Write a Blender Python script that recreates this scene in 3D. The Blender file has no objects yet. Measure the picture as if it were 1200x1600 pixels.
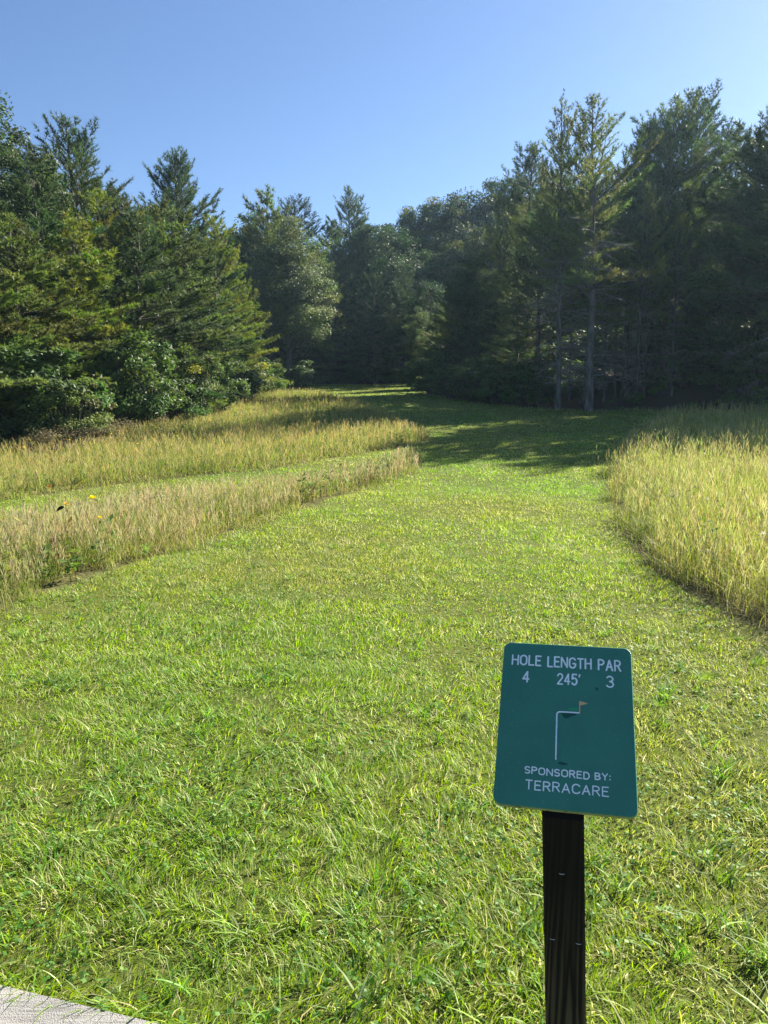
import bpy, math
import numpy as np
from mathutils import Vector, Matrix

scene = bpy.context.scene
COL = scene.collection
R = math.radians
rng = np.random.default_rng(11)

# ------------------------------------------------------------------ camera
CAM_H = 1.55
cam_d = bpy.data.cameras.new("camera")
cam_d.sensor_fit = 'VERTICAL'
cam_d.sensor_height = 32.0
cam_d.lens = 24.0
cam_d.clip_end = 5000
cam_d.clip_start = 0.05
cam = bpy.data.objects.new("camera", cam_d)
COL.objects.link(cam)
cam.location = (0, 0, CAM_H)
cam.rotation_euler = (R(90 - 8), 0, 0)
scene.camera = cam

# ------------------------------------------------------------------ sky, sun, exposure
SUN_EL, SUN_AZ = 33.0, 49.0          # azimuth: degrees to the right of straight ahead (+Y)
sun_dir = Vector((math.sin(R(SUN_AZ)) * math.cos(R(SUN_EL)), math.cos(R(SUN_AZ)) * math.cos(R(SUN_EL)), math.sin(R(SUN_EL))))
world = bpy.data.worlds.new("World")
scene.world = world
world.use_nodes = True
wn = world.node_tree.nodes
sky = wn.new("ShaderNodeTexSky")
sky.sky_type = 'NISHITA'
sky.sun_disc = False
sky.sun_elevation = R(SUN_EL)
sky.sun_rotation = R(SUN_AZ)
sky.altitude = 1200
sky.air_density = 1.0
sky.dust_density = 0.9
sky.ozone_density = 3.5
wn["Background"].inputs["Strength"].default_value = 0.051
hsv = wn.new("ShaderNodeHueSaturation"); hsv.inputs["Hue"].default_value = .504; hsv.inputs["Saturation"].default_value = 1.06
world.node_tree.links.new(sky.outputs[0], hsv.inputs["Color"])
world.node_tree.links.new(hsv.outputs[0], wn["Background"].inputs["Color"])
sun_d = bpy.data.lights.new("sun", 'SUN')
sun_d.energy = 4.8
sun_d.angle = R(0.5)
sun_d.color = (1.0, 0.92, 0.76)
sun = bpy.data.objects.new("sun", sun_d)
COL.objects.link(sun)
sun.rotation_euler = sun_dir.to_track_quat('Z', 'Y').to_euler()
sun.location = (30, 15, 40)

scene.view_settings.view_transform = 'Standard'
scene.view_settings.look = 'None'
scene.view_settings.exposure = 1.78
scene.view_settings.gamma = 1.0
scene.render.engine = 'CYCLES'
scene.cycles.use_denoising = True
scene.cycles.denoiser = 'OPENIMAGEDENOISE'
scene.cycles.denoising_input_passes = 'RGB_ALBEDO_NORMAL'
scene.cycles.denoising_prefilter = 'NONE'
scene.cycles.max_bounces = 6
scene.cycles.diffuse_bounces = 3
scene.cycles.glossy_bounces = 2
scene.cycles.transmission_bounces = 3
scene.cycles.volume_bounces = 0
scene.cycles.caustics_reflective = False
scene.cycles.caustics_refractive = False
scene.cycles.sample_clamp_indirect = 4.0


# ------------------------------------------------------------------ helpers
def tag(o, label=None, cat=None, group=None, kind=None):
    if label: o["label"] = label
    if cat: o["category"] = cat
    if group: o["group"] = group
    if kind: o["kind"] = kind
    return o


class Acc:
    """collects vertex / face / colour arrays and links them as ONE mesh"""
    def __init__(self):
        self.v, self.f, self.c, self.n = [], [], [], 0

    def add(self, v, f, c=None):
        v = np.asarray(v, float).reshape(-1, 3)
        f = np.asarray(f, np.int64)
        if len(v) == 0: return
        if c is None: c = np.ones((len(v), 3))
        c = np.broadcast_to(np.asarray(c, float), (len(v), 3))
        self.v.append(v); self.f.append(f + self.n); self.c.append(c)
        self.n += len(v)

    def mesh(self, name, mat, smooth=False):
        me = bpy.data.meshes.new(name)
        v = np.concatenate(self.v); c = np.concatenate(self.c)
        me.vertices.add(len(v))
        me.vertices.foreach_set("co", v.astype(np.float32).ravel())
        loops = np.concatenate([f.ravel() for f in self.f])
        tot = np.concatenate([np.full(len(f), f.shape[1]) for f in self.f])
        start = np.concatenate([[0], np.cumsum(tot)[:-1]])
        me.loops.add(len(loops)); me.loops.foreach_set("vertex_index", loops.astype(np.int32))
        me.polygons.add(len(tot)); me.polygons.foreach_set("loop_start", start.astype(np.int32))
        me.polygons.foreach_set("use_smooth", np.full(len(tot), smooth))
        a = me.attributes.new("Col", 'FLOAT_COLOR', 'POINT')
        a.data.foreach_set("color", np.c_[c, np.ones(len(c))].astype(np.float32).ravel())
        me.materials.append(mat)
        me.update(calc_edges=True)
        return me

    def build(self, name, mat, parent=None, smooth=False):
        return link(name, self.mesh(name, mat, smooth), parent)


def link(name, data, parent=None):
    o = bpy.data.objects.new(name, data)
    COL.objects.link(o)
    if parent is not None: o.parent = parent
    return o


def norm(a):
    a = np.asarray(a, float)
    return a / (np.linalg.norm(a, axis=-1, keepdims=True) + 1e-9)


def tube(acc, pts, rad, m=6, col=(1, 1, 1), cap=True):
    pts = np.asarray(pts, float); k = len(pts)
    rad = np.broadcast_to(np.asarray(rad, float), (k,))
    t = norm(np.gradient(pts, axis=0))
    ref = np.array([0.31, 0.95, 0.05]) if abs(t[0][2]) > 0.8 else np.array([0, 0, 1.0])
    a = norm(np.cross(t, ref)); b = np.cross(t, a)
    th = np.arange(m) * 2 * math.pi / m
    v = pts[:, None] + rad[:, None, None] * (np.cos(th)[None, :, None] * a[:, None] + np.sin(th)[None, :, None] * b[:, None])
    i = np.arange(k - 1)[:, None] * m; j = np.arange(m)[None]; j2 = (j + 1) % m
    f = np.stack([i + j, i + j2, i + m + j2, i + m + j], -1).reshape(-1, 4)
    acc.add(v.reshape(-1, 3), f, col)


def sticks(acc, p, d, l, w, col):
    """many thin three-sided tapering twigs, vectorised"""
    n = len(p)
    if n == 0: return
    d = norm(d); ref = np.where(np.abs(d[:, 2:3]) > 0.9, [[1., 0, 0]], [[0, 0, 1.]])
    a = norm(np.cross(d, ref)); b = np.cross(d, a)
    w = np.broadcast_to(w, (n,))[:, None]; l = np.broadcast_to(l, (n,))[:, None]
    v = np.stack([p + a * w, p - a * w * .5 + b * w * .87, p - a * w * .5 - b * w * .87, p + d * l], 1).reshape(-1, 3)
    i = np.arange(n)[:, None] * 4
    f = np.concatenate([i + [[0, 1, 3]], i + [[1, 2, 3]], i + [[2, 0, 3]]])
    acc.add(v, f, col if np.ndim(col) == 1 else np.repeat(col, 4, 0))


class VNoise:
    def __init__(self, seed, n=64):
        self.g = np.random.default_rng(seed).random((n, n)); self.n = n

    def __call__(self, x, y, s):
        x = np.asarray(x, float) / s + 17.3; y = np.asarray(y, float) / s + 41.7
        xi = np.floor(x).astype(int); yi = np.floor(y).astype(int)
        fx = x - xi; fy = y - yi
        fx = fx * fx * (3 - 2 * fx); fy = fy * fy * (3 - 2 * fy)
        n = self.n; g = self.g
        return ((g[xi % n, yi % n] * (1 - fx) + g[(xi + 1) % n, yi % n] * fx) * (1 - fy)
                + (g[xi % n, (yi + 1) % n] * (1 - fx) + g[(xi + 1) % n, (yi + 1) % n] * fx) * fy)


N1, N2, N3 = VNoise(1), VNoise(2), VNoise(3)


def inside(poly, x, y):
    r = np.zeros(np.shape(x), bool)
    px, py = np.array(poly).T; j = len(px) - 1
    for i in range(len(px)):
        c = ((py[i] > y) != (py[j] > y)) & (x < (px[j] - px[i]) * (y - py[i]) / (py[j] - py[i] + 1e-12) + px[i])
        r ^= c; j = i
    return r


def edge_dist(poly, x, y, closed=True):
    d = np.full(np.shape(x), 1e9); P = np.array(poly, float)
    n = len(P) if closed else len(P) - 1
    for i in range(n):
        a = P[i]; b = P[(i + 1) % len(P)]; ab = b - a
        t = np.clip(((x - a[0]) * ab[0] + (y - a[1]) * ab[1]) / (ab @ ab + 1e-12), 0, 1)
        d = np.minimum(d, np.hypot(x - a[0] - t * ab[0], y - a[1] - t * ab[1]))
    return d


# ------------------------------------------------------------------ materials
def nodes(name):
    m = bpy.data.materials.new(name); m.use_nodes = True
    nt = m.node_tree
    return m, nt, nt.nodes, nt.links, nt.nodes["Principled BSDF"]


def leaf_material(name, trans=0.35, rough=0.55, spec=0.35, tint=False):
    m, nt, n, l, p = nodes(name)
    a = n.new("ShaderNodeAttribute"); a.attribute_name = "Col"
    out = a.outputs["Color"]
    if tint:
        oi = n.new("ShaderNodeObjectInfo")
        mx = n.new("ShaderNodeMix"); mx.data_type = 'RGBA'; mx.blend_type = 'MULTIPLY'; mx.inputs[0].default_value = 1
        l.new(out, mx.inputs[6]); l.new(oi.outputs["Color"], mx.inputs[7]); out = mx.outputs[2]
    p.inputs["Roughness"].default_value = rough
    p.inputs["Specular IOR Level"].default_value = spec
    l.new(out, p.inputs["Base Color"])
    tr = n.new("ShaderNodeBsdfTranslucent")
    hs = n.new("ShaderNodeHueSaturation"); hs.inputs["Saturation"].default_value = 1.15; hs.inputs["Value"].default_value = 1.5
    hs.inputs["Hue"].default_value = 0.497
    l.new(out, hs.inputs["Color"]); l.new(hs.outputs[0], tr.inputs["Color"])
    ms = n.new("ShaderNodeMixShader"); ms.inputs[0].default_value = trans
    l.new(p.outputs[0], ms.inputs[1]); l.new(tr.outputs[0], ms.inputs[2])
    l.new(ms.outputs[0], n["Material Output"].inputs["Surface"])
    return m


def bark_material(name, c1, c2, scale=8):
    m, nt, n, l, p = nodes(name)
    tc = n.new("ShaderNodeTexCoord"); mp = n.new("ShaderNodeMapping"); mp.inputs["Scale"].default_value = (scale, scale, scale * .25)
    nz = n.new("ShaderNodeTexNoise"); nz.inputs["Scale"].default_value = 1.0; nz.inputs["Detail"].default_value = 5
    cr = n.new("ShaderNodeValToRGB"); cr.color_ramp.elements[0].position = .35; cr.color_ramp.elements[1].position = .68
    cr.color_ramp.elements[0].color = (*c1, 1); cr.color_ramp.elements[1].color = (*c2, 1)
    l.new(tc.outputs["Object"], mp.inputs[0]); l.new(mp.outputs[0], nz.inputs["Vector"]); l.new(nz.outputs["Fac"], cr.inputs[0])
    l.new(cr.outputs[0], p.inputs["Base Color"]); p.inputs["Roughness"].default_value = .9
    bp = n.new("ShaderNodeBump"); bp.inputs["Strength"].default_value = .6; bp.inputs["Distance"].default_value = .03
    l.new(nz.outputs["Fac"], bp.inputs["Height"]); l.new(bp.outputs[0], p.inputs["Normal"])
    return m


M_BLADE = leaf_material("grass_blade", trans=.42, rough=.55, spec=.35)
M_STRAW = leaf_material("meadow_grass", trans=.38, rough=.6, spec=.3)
M_NEEDLE = leaf_material("pine_needle", trans=.30, rough=.55, spec=.3, tint=True)
M_LEAF = leaf_material("broad_leaf", trans=.35, rough=.55, spec=.3, tint=True)
M_BARK = bark_material("pine_bark", (.045, .036, .03), (.15, .135, .115))
M_GREYBARK = bark_material("grey_bark", (.045, .044, .04), (.155, .155, .145), 6)
M_TWIG = bark_material("bare_twig", (.10, .092, .085), (.27, .255, .24), 10)

# ------------------------------------------------------------------ terrain
def sstep(a, b, x):
    t = np.clip((x - a) / (b - a), 0, 1); return t * t * (3 - 2 * t)


def height(x, y):
    x = np.asarray(x, float); y = np.asarray(y, float)
    r = .13 * np.logaddexp(0, (np.minimum(y, 110) - 14) / 2.)
    hill = 7.0 * sstep(5, 45, x) * sstep(45, 95, y) + 2.5 * sstep(62, 100, y)
    right = 1.8 * sstep(8, 26, x - np.clip((34 - y) * .3, -4, 8)) * sstep(24, 42, y)
    left = .9 * sstep(-9, -24, x) * sstep(8, 26, y)
    bump = (N1(x, y, 2.3) - .5) * .05 + (N2(x, y, .7) - .5) * .018
    return r + hill + right + left + bump


TREE_L = [(-13, 8), (-10.6, 13), (-9.5, 19), (-9.0, 22), (-8.9, 30), (-9.1, 41), (-8.4, 52), (-6.1, 62)]
TREE_R = [(2.0, 62), (2.5, 50), (4.65, 37.6), (7.3, 34.2), (9, 33), (11, 33.6), (12.7, 31), (15, 29.8), (19, 29), (26, 28), (40, 26)]
FOREST = TREE_L + TREE_R + [(140, 0), (140, 220), (-140, 220), (-140, -10), (-16, -10)]
STRIP = [(-8.2, 1.2), (-4.6, 3.4), (-2.99, 5.82), (-2.69, 6.6), (-2.01, 8.82), (-1.22, 11.17), (-.1, 14.1), (.5, 16.2), (.95, 17.5),
         (.6, 18.0), (-.45, 15.0), (-1.65, 12.8), (-2.7, 11.7), (-3.5, 10.6), (-4.3, 8.9), (-6.6, 6.2), (-11, 2.6)]
MEADOW = [(-12.8, 8.0), (-9.2, 10.0), (-6.14, 12.3), (-4.69, 14.1), (-3.25, 15.7), (-1.47, 17.75), (.34, 20.2), (1.32, 22.0), (1.25, 24),
          (.7, 26.8), (-.5, 34.1), (-2.0, 41), (-3.5, 46), (-7.6, 48.5), (-9.0, 41), (-8.8, 30), (-8.9, 22), (-9.4, 19), (-10.4, 13)]
RIGHT = [(3.4, 3.6), (2.75, 4.6), (2.55, 5.3), (2.52, 6.0), (2.5, 6.9), (2.7, 8.3), (3.55, 11.5), (4.5, 15.2), (5.3, 17.7), (6.9, 21.7), (8.2, 24.2), (10.4, 28.6),
         (12.7, 29.8), (15, 28.6), (19, 27.8), (26, 26.8), (40, 24.6), (40, 2), (14, 1.0), (7, 1.6)]
PAD = [(-1.75, 1.98), (-1.08, 1.85), (-.55, 1.70), (-.36, 1.60), (-.55, .25), (-2.1, .45)]


def axis(lo, hi, core_lo, core_hi, step, n):
    core = np.arange(core_lo, core_hi + 1e-6, step)
    g = np.geomspace(step, 1, n)
    def tail(length):
        t = np.geomspace(step, length, n); return t
    return np.concatenate([(core_lo - tail(core_lo - lo))[::-1], core, core_hi + tail(hi - core_hi)])


gx = axis(-900, 900, -16, 22, .25, 34); gy = axis(-60, 1400, -2, 66, .25, 34)
GX, GY = np.meshgrid(gx, gy, indexing='ij')
GZ = height(GX, GY)
fo = inside(FOREST, GX, GY)
fd = edge_dist(TREE_L, GX, GY, False); fd = np.minimum(fd, edge_dist(TREE_R, GX, GY, False))
litter = np.clip(.5 + np.where(fo, fd, -fd) * .9 + (N1(GX, GY, 1.1) - .5) * 1.6, 0, 1)
litter = np.where(GY > 150, .2, litter)
tallm = (inside(STRIP, GX, GY) | inside(MEADOW, GX, GY) | inside(RIGHT, GX, GY)).astype(float)
for P in (STRIP, MEADOW, RIGHT):
    e = edge_dist(P, GX, GY)
    tallm = np.maximum(tallm, np.clip(1 - e / .35, 0, 1) * .7)
acc = Acc()
nx_, ny_ = len(gx), len(gy)
i = np.arange(nx_ - 1)[:, None] * ny_; j = np.arange(ny_ - 1)[None]
acc.add(np.stack([GX, GY, GZ], -1), np.stack([i + j, i + ny_ + j, i + ny_ + j + 1, i + j + 1], -1).reshape(-1, 4),
        np.stack([litter, tallm, np.zeros_like(litter)], -1).reshape(-1, 3))


def ground_material():
    m, nt, n, l, p = nodes("ground_soil_and_turf")
    a = n.new("ShaderNodeAttribute"); a.attribute_name = "Col"
    sx = n.new("ShaderNodeSeparateColor"); l.new(a.outputs["Color"], sx.inputs[0])
    tc = n.new("ShaderNodeTexCoord")

    def noise(scale, det, e0, c0, e1, c1):
        nz = n.new("ShaderNodeTexNoise"); nz.inputs["Scale"].default_value = scale; nz.inputs["Detail"].default_value = det
        nz.inputs["Roughness"].default_value = .7
        l.new(tc.outputs["Object"], nz.inputs["Vector"])
        cr = n.new("ShaderNodeValToRGB"); cr.color_ramp.elements[0].position = e0; cr.color_ramp.elements[1].position = e1
        cr.color_ramp.elements[0].color = (*c0, 1); cr.color_ramp.elements[1].color = (*c1, 1)
        l.new(nz.outputs["Fac"], cr.inputs[0]); return cr.outputs[0], nz

    def mix(f, a_, b_):
        mx = n.new("ShaderNodeMix"); mx.data_type = 'RGBA'
        if isinstance(f, float): mx.inputs[0].default_value = f
        else: l.new(f, mx.inputs[0])
        l.new(a_, mx.inputs[6]); l.new(b_, mx.inputs[7]); return mx.outputs[2]
    t1, nz1 = noise(38, 6, .35, (.028, .040, .012), .66, (.14, .16, .036))
    t2, _ = noise(.55, 4, .4, (.11, .17, .025), .62, (.18, .19, .04))
    turf = mix(.4, t1, t2)
    li, _ = noise(22, 7, .36, (.035, .024, .016), .66, (.15, .105, .068))
    st, _ = noise(30, 6, .35, (.05, .055, .02), .66, (.19, .18, .07))
    c = mix(sx.outputs[1], turf, st)
    c = mix(sx.outputs[0], c, li)
    l.new(c, p.inputs["Base Color"]); p.inputs["Roughness"].default_value = .95; p.inputs["Specular IOR Level"].default_value = .1
    bp = n.new("ShaderNodeBump"); bp.inputs["Strength"].default_value = .8; bp.inputs["Distance"].default_value = .04
    l.new(nz1.outputs["Fac"], bp.inputs["Height"]); l.new(bp.outputs[0], p.inputs["Normal"])
    return m


ground = acc.build("ground", ground_material(), smooth=True)
tag(ground, kind="structure")

# ------------------------------------------------------------------ concrete tee pad
def pad_material():
    m, nt, n, l, p = nodes("brushed_concrete")
    tc = n.new("ShaderNodeTexCoord")
    a = n.new("ShaderNodeTexNoise"); a.inputs["Scale"].default_value = 4.5; a.inputs["Detail"].default_value = 8
    b = n.new("ShaderNodeTexNoise"); b.inputs["Scale"].default_value = 260; b.inputs["Detail"].default_value = 3
    mp = n.new("ShaderNodeMapping"); mp.inputs["Scale"].default_value = (12, 150, 10); mp.inputs["Rotation"].default_value = (0, 0, R(13))
    c = n.new("ShaderNodeTexNoise"); c.inputs["Scale"].default_value = 1; c.inputs["Detail"].default_value = 3
    l.new(tc.outputs["Object"], a.inputs[0]); l.new(tc.outputs["Object"], b.inputs[0]); l.new(tc.outputs["Object"], mp.inputs[0]); l.new(mp.outputs[0], c.inputs[0])
    ad = n.new("ShaderNodeMath"); ad.operation = 'ADD'; l.new(b.outputs[0], ad.inputs[0]); l.new(c.outputs[0], ad.inputs[1])
    ad2 = n.new("ShaderNodeMath"); ad2.operation = 'ADD'; l.new(ad.outputs[0], ad2.inputs[0]); l.new(a.outputs[0], ad2.inputs[1])
    dv = n.new("ShaderNodeMath"); dv.operation = 'MULTIPLY'; dv.inputs[1].default_value = .333; l.new(ad2.outputs[0], dv.inputs[0])
    cr = n.new("ShaderNodeValToRGB"); cr.color_ramp.elements[0].position = .39; cr.color_ramp.elements[1].position = .60
    cr.color_ramp.elements[0].color = (.17, .165, .16, 1); cr.color_ramp.elements[1].color = (.33, .32, .31, 1)
    l.new(dv.outputs[0], cr.inputs[0]); l.new(cr.outputs[0], p.inputs["Base Color"]); p.inputs["Roughness"].default_value = .85
    bp = n.new("ShaderNodeBump"); bp.inputs["Strength"].default_value = .9; bp.inputs["Distance"].default_value = .004
    l.new(ad.outputs[0], bp.inputs["Height"]); l.new(bp.outputs[0], p.inputs["Normal"])
    return m


acc = Acc()
P = np.array(PAD); k = len(P)
cen = P.mean(0)
ring = [(P, -.12), (P, .034), (P + norm(cen - P) * .008, .042)]
v = np.concatenate([np.c_[q, np.full(k, z)] for q, z in ring])
acc.add(v, np.array([[a * k + b, a * k + (b + 1) % k, (a + 1) * k + (b + 1) % k, (a + 1) * k + b] for a in range(2) for b in range(k)]))
acc.add(v[2 * k:], np.array([list(range(k))]))
pad = acc.build("tee_pad", pad_material())
pad.location = (0, 0, 0)
tag(pad, "pale grey brushed concrete tee pad corner at the grass edge", "tee pad", kind="structure")

# ------------------------------------------------------------------ mown grass
def blades(acc, x, y, h, w, lean, col, seg=2, zoff=None, bend=1.0, ldir=None):
    n = len(x)
    if n == 0: return
    z = height(x, y) - .012 if zoff is None else zoff
    az = rng.random(n) * 2 * math.pi if ldir is None else ldir
    d = np.c_[np.cos(az), np.sin(az), np.zeros(n)]
    fa = rng.random(n) * 2 * math.pi
    s = np.c_[np.cos(fa), np.sin(fa), np.zeros(n)]
    base = np.c_[x, y, z]
    cols, verts = [], []
    for kx in range(seg + 1):
        t = kx / seg
        c = base + np.c_[np.zeros((n, 2)), h * (t - .35 * bend * np.clip(lean, 0, 1.3) * t * t)] + d * (lean * h * (t * t * .8 + t * .2))[:, None]
        if kx < seg:
            ww = (w * (.5 if kx == 0 else .5 * (1 - .25 * t)))[:, None]
            verts += [c - s * ww, c + s * ww]
        else:
            verts += [c]
    nv = len(verts)
    V = np.stack(verts, 1).reshape(-1, 3)
    i = np.arange(n)[:, None] * nv
    if seg > 1:
        q = np.concatenate([i + [[2 * a, 2 * a + 1, 2 * a + 3, 2 * a + 2]] for a in range(seg - 1)])
    tips = i + [[2 * seg - 2, 2 * seg - 1, 2 * seg]]
    C = np.repeat(col, nv, 0)
    if seg > 1:
        acc.add(V, q, C)
        acc.f.append(tips + (acc.n - len(V)))
    else:
        acc.add(V, tips, C)


def palette(n, cols, wts, jit=.18):
    cols = np.array(cols); k = rng.choice(len(cols), n, p=np.array(wts) / sum(wts))
    return cols[k] * (1 + (rng.random((n, 1)) - .5) * 2 * jit) * (1 + (rng.random((n, 3)) - .5) * jit)


def scatter(y0, y1, dens, side=1.0, slope=.5):
    A = (y1 - y0) * (slope * (y0 + y1) + 2 * side)
    n = int(A * dens)
    # uniform over a trapezoid
    yy = y0 + (y1 - y0) * rng.random(int(n * 1.8))
    wmax = slope * y1 + side
    xx = (rng.random(len(yy)) * 2 - 1) * wmax
    k = np.abs(xx) < slope * yy + side
    return xx[k][:n], yy[k][:n]


GREENS = [(.170, .295, .030), (.235, .350, .036), (.30, .385, .065), (.46, .49, .24), (.46, .42, .25), (.105, .205, .035)]


def mown_mask(x, y, soft=.12):
    k = ~(inside(STRIP, x, y) | inside(MEADOW, x, y) | inside(RIGHT, x, y))
    f = inside(FOREST, x, y)
    d = np.minimum(edge_dist(TREE_L, x, y, False), edge_dist(TREE_R, x, y, False))
    k &= ~(f & (d > rng.random(len(x)) * 1.2))
    k &= ~inside(PAD, x, y)
    return k


acc = Acc()
for (y0, y1, dens, w, seg, hh) in [(.9, 2.6, 9000, .0033, 3, .045), (2.6, 4.5, 6800, .0038, 3, .042), (4.5, 8, 4200, .0050, 2, .040),
                                   (8, 14, 1800, .0075, 2, .040), (14, 24, 700, .012, 2, .042), (24, 40, 280, .02, 1, .05), (40, 64, 120, .032, 1, .06)]:
    x, y = scatter(y0, y1, dens, side=1.3 if y0 < 14 else 2)
    k = mown_mask(x, y); x, y = x[k], y[k]
    patch = N1(x, y, .55) * .6 + N2(x, y, .17) * .4
    big = N3(x, y, 2.1)
    keep = rng.random(len(x)) < np.clip(.35 + 1.3 * patch, 0, 1)
    x, y, patch, big = x[keep], y[keep], patch[keep], big[keep]
    n = len(x)
    h = hh * (.45 + .9 * patch + .5 * rng.random(n)) * np.where(rng.random(n) < .05, 1.7, 1)
    c = palette(n, GREENS, [.25, .29, .17, .15, .08, .06])
    # drier, yellower patches and lusher patches
    dry = np.clip((big - .52) * 2.6, 0, 1)[:, None] * .45
    lush = np.clip((.45 - big) * 2.6, 0, 1)[:, None] * .5
    c = c * (1 - dry) + dry * c.mean(1, keepdims=True) * np.array([[1.25, 1.15, .45]])
    c = c * (1 - lush) + lush * c * np.array([[.62, .95, .75]])
    lean = .25 + 1.0 * rng.random(n) ** 1.3
    ld = (N3(x, y, .33) * 4 * math.pi) + rng.normal(0, .9, n)
    blades(acc, x, y, h, w * (.6 + .8 * rng.random(n)), lean, c, seg, ldir=ld)
# longer coarse tufts in the foreground
for (y0, y1, nt, hh) in [(1.0, 2.6, 130, .105), (2.6, 4.6, 130, .085), (4.6, 9, 160, .075)]:
    tx, ty = scatter(y0, y1, 40, 1.0)
    tx, ty = tx[:nt], ty[:nt]
    m_ = 22
    x = np.repeat(tx, m_) + rng.normal(0, .022, nt * m_ if len(tx) == nt else len(tx) * m_)
    y = np.repeat(ty, m_) + rng.normal(0, .022, len(x))
    k = mown_mask(x, y); x, y = x[k], y[k]; n = len(x)
    tc = np.repeat(rng.random(len(tx)), m_)[k][:, None]
    c = palette(n, [(.11, .225, .04), (.18, .30, .045), (.31, .37, .17)], [.45, .37, .18]) * (.75 + .5 * tc)
    blades(acc, x, y, hh * (.5 + .9 * rng.random(n)), .0050 * (.6 + .8 * rng.random(n)), .35 + 1.0 * rng.random(n), c, 4)
# lush fringe hanging over the tee pad edge and round the sign post
e = np.array([(-1.75, 1.98), (-1.08, 1.85), (-.55, 1.70), (-.36, 1.60), (-.40, 1.35)])
for a, b in zip(e[:-1], e[1:]):
    n = int(np.hypot(*(b - a)) * 620)
    t = rng.random(n)[:, None]; q = a + (b - a) * t + np.c_[rng.normal(0, .01, n), .012 + np.abs(rng.normal(0, .03, n))]
    blades(acc, q[:, 0], q[:, 1], .078 * (.4 + rng.random(n)), .0042 * (.6 + .8 * rng.random(n)), .5 + .9 * rng.random(n),
           palette(n, GREENS, [.3, .3, .15, .1, .1, .05]), 4, ldir=-1.6 + rng.normal(0, 1.0, n))
n = 420
q = np.c_[.42 + rng.normal(0, .13, n), 1.50 + rng.normal(0, .12, n)]
q = q[(np.abs(q[:, 0] - .42) > .06) | (np.abs(q[:, 1] - 1.54) > .06)]
n = len(q)
blades(acc, q[:, 0], q[:, 1], .13 * (.4 + .8 * rng.random(n)), .0048 * (.6 + .8 * rng.random(n)), .3 + .8 * rng.random(n),
       palette(n, GREENS, [.3, .35, .2, .08, .05, .02]), 4)
# clover and plantain leaves low among the blades
for (y0, y1, dens, s0) in [(1.0, 3.2, 420, .011), (3.2, 7, 170, .014)]:
    x, y = scatter(y0, y1, dens, 1.0)
    k = mown_mask(x, y) & (N2(x, y, .4) > .5); x, y = x[k], y[k]; n = len(x)
    z = height(x, y) + .02 + .03 * rng.random(n)
    th = rng.random(n) * 2 * math.pi
    for q in range(3):
        a = th + q * 2.094
        u = np.c_[np.cos(a), np.sin(a), rng.normal(0, .35, n)]; v_ = np.c_[-np.sin(a), np.cos(a), rng.normal(0, .35, n)]
        s = (s0 * (.6 + .7 * rng.random(n)))[:, None]; c0 = np.c_[x, y, z]
        V = np.stack([c0, c0 + u * s * .6 + v_ * s * .55, c0 + u * s * 1.2, c0 + u * s * .6 - v_ * s * .55], 1).reshape(-1, 3)
        acc.add(V, np.arange(n)[:, None] * 4 + [[0, 1, 2, 3]], np.repeat(palette(n, [(.09, .21, .035), (.14, .26, .045)], [.6, .4]), 4, 0))
mown = acc.build("mown_grass", M_BLADE)
tag(mown, "short mown bright green fairway grass running from the tee pad to the wood", "grass", kind="stuff")

# ------------------------------------------------------------------ tall meadow grass
def seedheads(acc, x, y, zt, s, col):
    """a small loose panicle: three thin leaning blades at the top of a stalk"""
    n = len(x)
    for q in range(5):
        a = rng.random(n) * 2 * math.pi
        d = np.c_[np.cos(a) * .35, np.sin(a) * .35, np.ones(n)]; fa = rng.random(n) * 6.28
        w = np.c_[np.cos(fa), np.sin(fa), np.zeros(n)] * (s * .024)[:, None]
        b = np.c_[x, y, zt - s * .6 + s * .18 * q]
        t = b + d * (s * .55)[:, None]
        V = np.stack([b, (b + t) / 2 + w, t, (b + t) / 2 - w], 1).reshape(-1, 3)
        acc.add(V, np.arange(n)[:, None] * 4 + [[0, 1, 2, 3]], np.repeat(col, 4, 0))


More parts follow.
